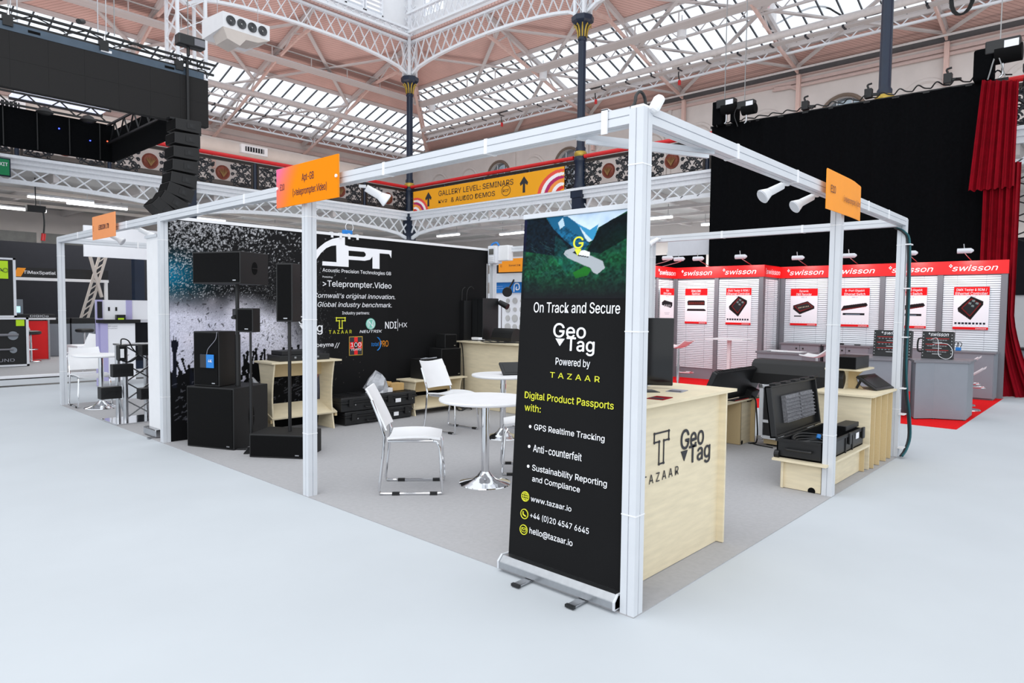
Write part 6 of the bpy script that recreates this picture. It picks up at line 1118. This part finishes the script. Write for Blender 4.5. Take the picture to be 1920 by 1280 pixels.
# ================================================================== LEFT NEIGHBOUR STAND AND FAR LEFT
t = thing('truss_display', 'short aluminium truss tower with black power units on a glass base', 'display', (.3,7.75,.006))
slab('base_plate',.0,.85,7.45,8.05,.008,.02,M_chrome,t)
for x in (.16,.5):
    for y in (7.62,7.9): MB().cyl((x,y,.02),(x,y,1.0),.03,n=14).build('truss_tube', M_steel, t, smooth=True)
for k in range(4):
    a, b = .06+k*.23, .06+(k+1)*.23; barp('diagonal', t, (.16,7.62,a),(.5,7.62,b),.015,.015,M_steel); barp('diagonal', t, (.5,7.62,a),(.16,7.62,b),.015,.015,M_steel); barp('diagonal', t, (.16,7.62,a),(.16,7.9,b),.015,.015,M_steel)
slab('top_plate',.12,.54,7.58,7.94,.98,1.0,M_steel,t)
for i, (x0, x1, y0, y1, z0, z1, lb) in enumerate(((-.02,.22,7.5,7.6,.6,.76,'upper left'),(-.12,.12,7.62,7.75,.32,.47,'lower left'),(.3,.62,7.45,7.6,.86,1.0,'top right'),(.28,.62,7.45,7.6,.3,.44,'lower right'))):
    u = thing('power_unit', 'black power unit clamped to the truss tower, '+lb, 'device', (x0,y0,z0), 0, 'power units on the truss tower'); slab('body',x0,x1,y0,y1,z0,z1,M_blk3,u,.006)
    for k in range(4): slab('socket',x0+.03+k*(x1-x0-.06)/4,x0+.05+k*(x1-x0-.06)/4,y0-.006,y0,(z0+z1)/2-.02,(z0+z1)/2+.02,M_blk2,u)
u = thing('power_unit', 'oval black inline breaker hanging on the truss tower', 'device', (.1,7.6,.95), 0, 'power units on the truss tower'); MB().box(.04,.14,7.5,7.58,.8,1.0).build('body', M_blk2, u, bevel=.02); slab('label_plate',.07,.11,7.49,7.5,.84,.95,M_txtW,u); MB().tube([(.09,7.54,1.0),(.1,7.54,1.07),(.18,7.56,1.05),(.24,7.6,.95),(.3,7.6,.85),(.2,7.56,.78),(.1,7.54,.8)], .008, 6).build('cable', M_cable, u)
t = thing('display_box', 'open white and lilac display cabinet with instruments at far left', 'cabinet', (1.5,12,.25)); slab('cabinet',1.2,1.98,12.1,12.5,1.22,1.58,M_txtW,t); slab('side',1.12,1.2,12.05,12.2,.008,1.58,M_lav,t); slab('front_panel',1.2,1.72,12.0,12.05,.1,1.15,M_txtW,t); slab('lilac_strip',1.14,1.26,11.99,12.0,.1,1.15,M_lav,t); slab('divider',1.6,1.7,12.08,12.1,1.2,1.58,M_lav,t); slab('top_shelf',1.1,1.8,11.95,12.1,1.16,1.22,M_blk3,t)
for x in (1.3,1.42): slab('socket',x,x+.03,12.09,12.1,1.38,1.45,M_blk3,t)
text('DMX control', FY(11.995), 1.25,1.42,1.09,1.11,M_lgtxt,t,.01); text('Amplifier', FY(11.995), 1.25,1.42,1.05,1.07,M_lgtxt,t,.01); slab('instrument',1.4,1.55,11.96,12.05,1.22,1.31,M_blk2,t); slab('lime_tag',1.42,1.52,11.955,11.96,1.22,1.25,M_green,t); slab('shelf_items',1.11,1.19,12.04,12.05,1.25,1.55,M_blk3,t)
t = thing('display_wall', 'white panel wall beside the display cabinet at left', 'panel', (2.6,12.6,1)); slab('panel',1.98,4.2,12.6,12.66,1.15,1.58,M_txtW,t); slab('lower_dark_panel',1.75,4.2,12.62,12.68,.4,1.15,M_dark,t)
t = thing('white_fascia', 'bright white fascia above the left neighbouring stand', 'fascia', (3,11.3,2.5)); slab('board',.7,5.0,11.2,11.26,2.3,2.82,M_txtW,t); slab('post',4.9,4.96,11.26,11.32,0,2.8,M_alu,t); slab('post',2.4,2.46,11.26,11.32,0,2.8,M_alu,t)
t = thing('navy_pier', 'dark navy post behind the left neighbouring stand', 'post', (3.2,14,1)); slab('post',2.55,2.75,14.5,14.7,.01,2.75,M_navy,t); 
t = thing('raised_floor', 'raised white edged platform of the far left stands', 'platform', (-4,20,.02)); slab('deck',-12,4.6,14.5,24.5,.0,.05,M_carpet_g,t); slab('front_edge',-12,4.6,14.4,14.5,0.02,.07,M_txtW,t); slab('black_edge',-12,4.6,14.38,14.4,0,.02,M_blk3,t); slab('black_strip',-12,4.6,13.0,13.25,.0,.004,M_blk3,t)
t = thing('black_backwall', 'long charcoal wall behind the far left stands', 'wall panel', (0,23,1.5)); slab('wall',.9,8.2,23.0,23.06,.05,3.35,M_dark,t); 
t = thing('black_backwall', 'nearer charcoal wall at the extreme left edge', 'wall panel', (-2,21.5,1.5)); slab('wall',-6,1.08,21.4,21.46,.05,3.3,M_dark,t); slab('white_post',1.1,1.2,21.35,21.45,.05,4.2,M_white,t)
t = thing('stand_portal', 'black header reading TiMaxSpatial over a far left stand', 'sign', (2.6,21,2.2)); T = FY(20.98); slab('header',1.55,3.95,20.98,21.05,2.22,2.5,M_blk3,t); slab('underbar',1.55,3.95,20.96,21.08,2.14,2.22,M_white,t); text('TiMaxSpatial', T, 1.84,2.6,2.3,2.41,M_txtW,t,.04)
MB().prism([(1.6,2.24),(1.78,2.24),(1.9,2.48),(1.7,2.48)], T, .004).build('orange_flash', M_org, t)
for x in (2.72,3.85): slab('leg',x,x+.08,20.98,21.06,.05,2.2,M_white,t)
t = thing('console_desk', 'red fronted desk with chrome and a DiGiCo labelled console', 'desk', (1.7,19,.6)); T = FY(18.98); slab('front',1.0,1.93,19,19.06,.06,1.05,M_redp,t); slab('worktop',.9,2.1,18.95,19.6,1.08,1.13,M_white,t); slab('end_post',1.93,1.97,18.98,19.1,.05,1.08,M_steel,t)
MB().tube([T @ Vector((1.3+.22*math.cos(a),.78+.22*math.sin(a),.004)) for a in np.linspace(-1.9,1.6,16)], .03, 6).build('white_swirl', M_txtW, t); slab('console',1.25,2.1,19.0,19.3,1.13,1.22,M_blk3,t); text('DiGiCo', FY(18.99), 1.55,1.95,1.15,1.2,M_txtW,t,.04)
t = thing('desk_screen', 'small lit screen on the console desk at far left', 'screen', (1.35,19.3,1.3)); slab('frame',1.1,1.48,19.35,19.4,1.2,1.6,M_grey,t); slab('lit_area',1.13,1.42,19.34,19.35,1.26,1.42,M_scr_on,t)
for i, (x, y, lb) in enumerate(((1.45,18.5,'nearer of two dark topped stools before the red desk'),(1.0,18.5,'second dark topped stool before the red desk'),(2.9,19.5,'dark topped stool beside the grey cases'))):
    t = thing('bar_stool', lb, 'stool', (x,y,.05), 0, 'dark topped bar stools'); MB().lathe([(.22,.055),(.2,.07),(.03,.09),(.025,.68),(.12,.72)], (x,y,0), 20).build('pedestal', M_chrome, t, smooth=True); MB().lathe([(.19,.72),(.23,.75),(.22,.8),(.15,.82)], (x,y,0), 24).build('cushion', M_blk2, t, smooth=True); MB().tube([(x+.14*math.cos(a),y+.14*math.sin(a),.35) for a in np.linspace(0,2*PI,17)], .012, 5).build('footring', M_chrome, t)
def lpanel(x0,x1,z0,z1,label,y=17):
    t = thing('poster_frame', label, 'poster', ((x0+x1)/2,y,z0), 0, 'framed black display panels at far left'); slab('panel',x0,x1,y,y+.08,z0,z1,M_blk3,t)
    for a in ((x1-.05,x1,z0,z1),(x0,x1,z1-.04,z1),(x0,x1,z0,z0+.04)): slab('frame_bar',a[0],a[1],y-.02,y+.1,a[2],a[3],M_lgrey,t)
    return t
t = lpanel(-1.5,.88,1.18,2.52,'upper black display panel with lime square and green logo'); T = FY(16.99); plate('lime_square',T,-.1,.74,2.05,2.45,.004,M_green,t,0); text('OMA', T, .2,.66,2.2,2.28,M_txtK,t,.05,d=.006); MB().tube([T @ Vector((.69+.045*math.cos(a),2.24+.045*math.sin(a),.008)) for a in np.linspace(0,2*PI,13)], .012,5).build('flower_mark', mat('olive_mark', hx(120,150,20)), t)
t = lpanel(-1.5,1.1,.06,1.17,'lower black display panel with a lens picture and lime tag'); plate('lime_square',T,.86,1.02,.98,1.12,.004,M_green,t,0); text('TRUE SOUND', T, -.1,.82,.17,.24,M_lgtxt,t,.01,d=.006)
for k, (z, r) in enumerate(((.78,.1),(.45,.07))): MB().cyl(T @ Vector((.1,z,.02)), T @ Vector((.9-.1*k,z,.02)), r*.3, n=10).build('printed_lens', M_grey2, t); MB().cyl(T @ Vector((.8,z-.02,0)), T @ Vector((.8,z-.02,.01)), r, n=16).build('printed_lens_ring', M_grey, t)
t = thing('lattice_pylon', 'pale V-shaped lattice pylon in front of the black walls at left', 'pylon', (3.2,20,0.05))
for s in (-.09,.09): barp('upright', t, (3.17+s,20.7,.9),(3.87+s,20.7,3.4),.06,.06,M_duct)
for k in range(12): a, b = .9+k*.2, 1.1+k*.2; f = lambda z: 3.17+.7*(z-.9)/2.5; barp('lattice_bar', t, (f(a)-.09,20.7,a),(f(b)+.09,20.7,b),.03,.03,M_duct); 
barp('raking_leg', t, (3.65,20.6,1.7),(3.25,20.6,3.4),.13,.06,M_duct); barp('cap', t, (3.1,20.65,3.4),(4.05,20.65,3.4),.2,.12,M_duct); barp('foot', t, (3.07,20.7,.05),(3.17,20.7,.9),.2,.1,M_duct)
chair(1.62,14.85,math.radians(-150),'small white chair in the distance under the lattice pylon')
t = thing('equipment_case', 'grey equipment cases standing in a row at far left', 'case', (2.6,20,.05))
for k in range(3): slab('case',2.1+k*.62,2.68+k*.62,20,20.4,.055,.95,M_grey,t,.01); slab('case_lid',2.1+k*.62,2.68+k*.62,19.99,20.41,.95,1.1,M_blk3,t,.01)
t = thing('white_plinth', 'stepped white block on the far platform', 'plinth', (3.3,16.8,.05)); slab('lower_step',2.0,3.2,16.2,17.4,.055,.2,M_txtW,t); slab('upper_step',2.2,3.3,17.5,18.4,.055,.45,M_txtW,t)
t = thing('hanging_socket', 'black socket box with red plug hanging by cable at upper left', 'electrical box', (1.9,19,3.9)); slab('box',1.55,1.95,19,19.2,3.85,4.0,M_blk3,t); barp('hanger', t, (1.75,19.1,4.0),(1.75,19.1,4.72),.02,.02,M_blk3); MB().tube([(1.9,19.05,3.9),(1.92,19.05,3.6),(1.9,19.05,3.3)], .02, 6).build('cable', M_cable, t); MB().cyl((1.9,19.05,3.3),(1.88,19.05,3.12),.05,n=10).build('red_plug', M_red, t)
slab('wall_board',7.9,13.0,24.0,24.05,.0,3.2,M_wallw,thing('far_partition','pale partition under the left gallery','partition',(10,24,1.5)))
# ================================================================== WHITE STAND BEYOND THE GRAPHIC WALL
t = thing('white_stand', 'white shell stand beyond the rear counter', 'stand', (8.6,8.5,1)); slab('side_wall',8.6,8.66,7.0,10.4,.01,1.85,M_txtW,t); slab('white_header',8.4,8.5,7.0,10.6,2.1,2.3,M_alu,t); slab('upper_header',8.4,8.48,6.6,10.6,2.5,2.66,M_alu,t); slab('black_gap',8.9,8.95,8.6,9.6,2.3,2.66,M_blk3,t); slab('white_gap',8.92,8.97,7.0,8.6,2.3,2.66,M_txtW,t); slab('post',8.42,8.5,9.55,9.63,.01,2.66,M_alu,t)
T = FX(8.58); b_ = plate('blue_header', T, -9.3,-8.2,1.86,2.1,.03,M_blue,t); text('www.connectingsound.tv', T, -9.27,-8.98,2.0,2.02,M_txtW,b_,.0,d=.033); text('innovative audio systems', T, -9.27,-8.95,1.95,1.97,M_txtW,b_,.0,d=.033); MB().tube([T @ Vector(p) for p in ((-8.62,1.88,.04),(-8.6,2.05,.04),(-8.48,2.06,.04),(-8.46,1.95,.04),(-8.55,1.93,.04),(-8.54,2.0,.04))], .014, 5).build('white_knot_logo', M_txtW, b_)
for i in range(3):
    for j in range(4):
        r = .05+.02*((i+j) % 2)+(.015 if j > 1 else 0); MB().cyl(T @ Vector((-8.85+i*.22,1.68-j*.2,-.02)), T @ Vector((-8.85+i*.22,1.68-j*.2,.004)), r, n=18).build('round_perforation', M_ceil, t)
T = FX(8.35); n_ = thing('name_board', 'orange name board over the white stand, left of the roll-up banner', 'sign', (8.35,8.5,2.3)); plate('board', T, -8.92,-7.9,2.32,2.62,.01,M_org,n_); text('Sonosi [UK', T, -8.6,-8.25,2.44,2.49,M_txtP,n_,.01,d=.012); text('E1', T, -8.86,-8.81,2.44,2.49,M_txtP,n_,.01,d=.012)
t = thing('stage_light', 'small black spotlight in front of the blue header', 'spotlight', (8.2,8.5,1.85)); MB().cyl((8.2,8.5,1.9),(8.1,8.42,1.86),.09,.11,14).build('head', M_blk3, t, smooth=True); barp('yoke', t, (8.2,8.5,1.9),(8.42,8.5,2.16),.03,.03,M_blk3)
t = thing('white_header_board', 'large white header board seen beneath the gallery right of the near post', 'board', (9.5,7.2,2.9)); slab('board',10.4,10.46,6.4,7.9,2.75,3.3,M_txtW,t); slab('post',10.46,10.52,6.5,6.56,0,3.3,M_alu,t); slab('post',10.46,10.52,7.8,7.86,0,3.3,M_alu,t)
t = thing('dark_partition', 'black partition behind the leftmost red fascia', 'partition', (12,8,1.5)); slab('panel',13.0,13.06,6.2,9.6,.01,2.95,M_drape,t); slab('grey_panel',12.9,12.96,5.95,7.2,2.9,3.3,M_lgrey,t)
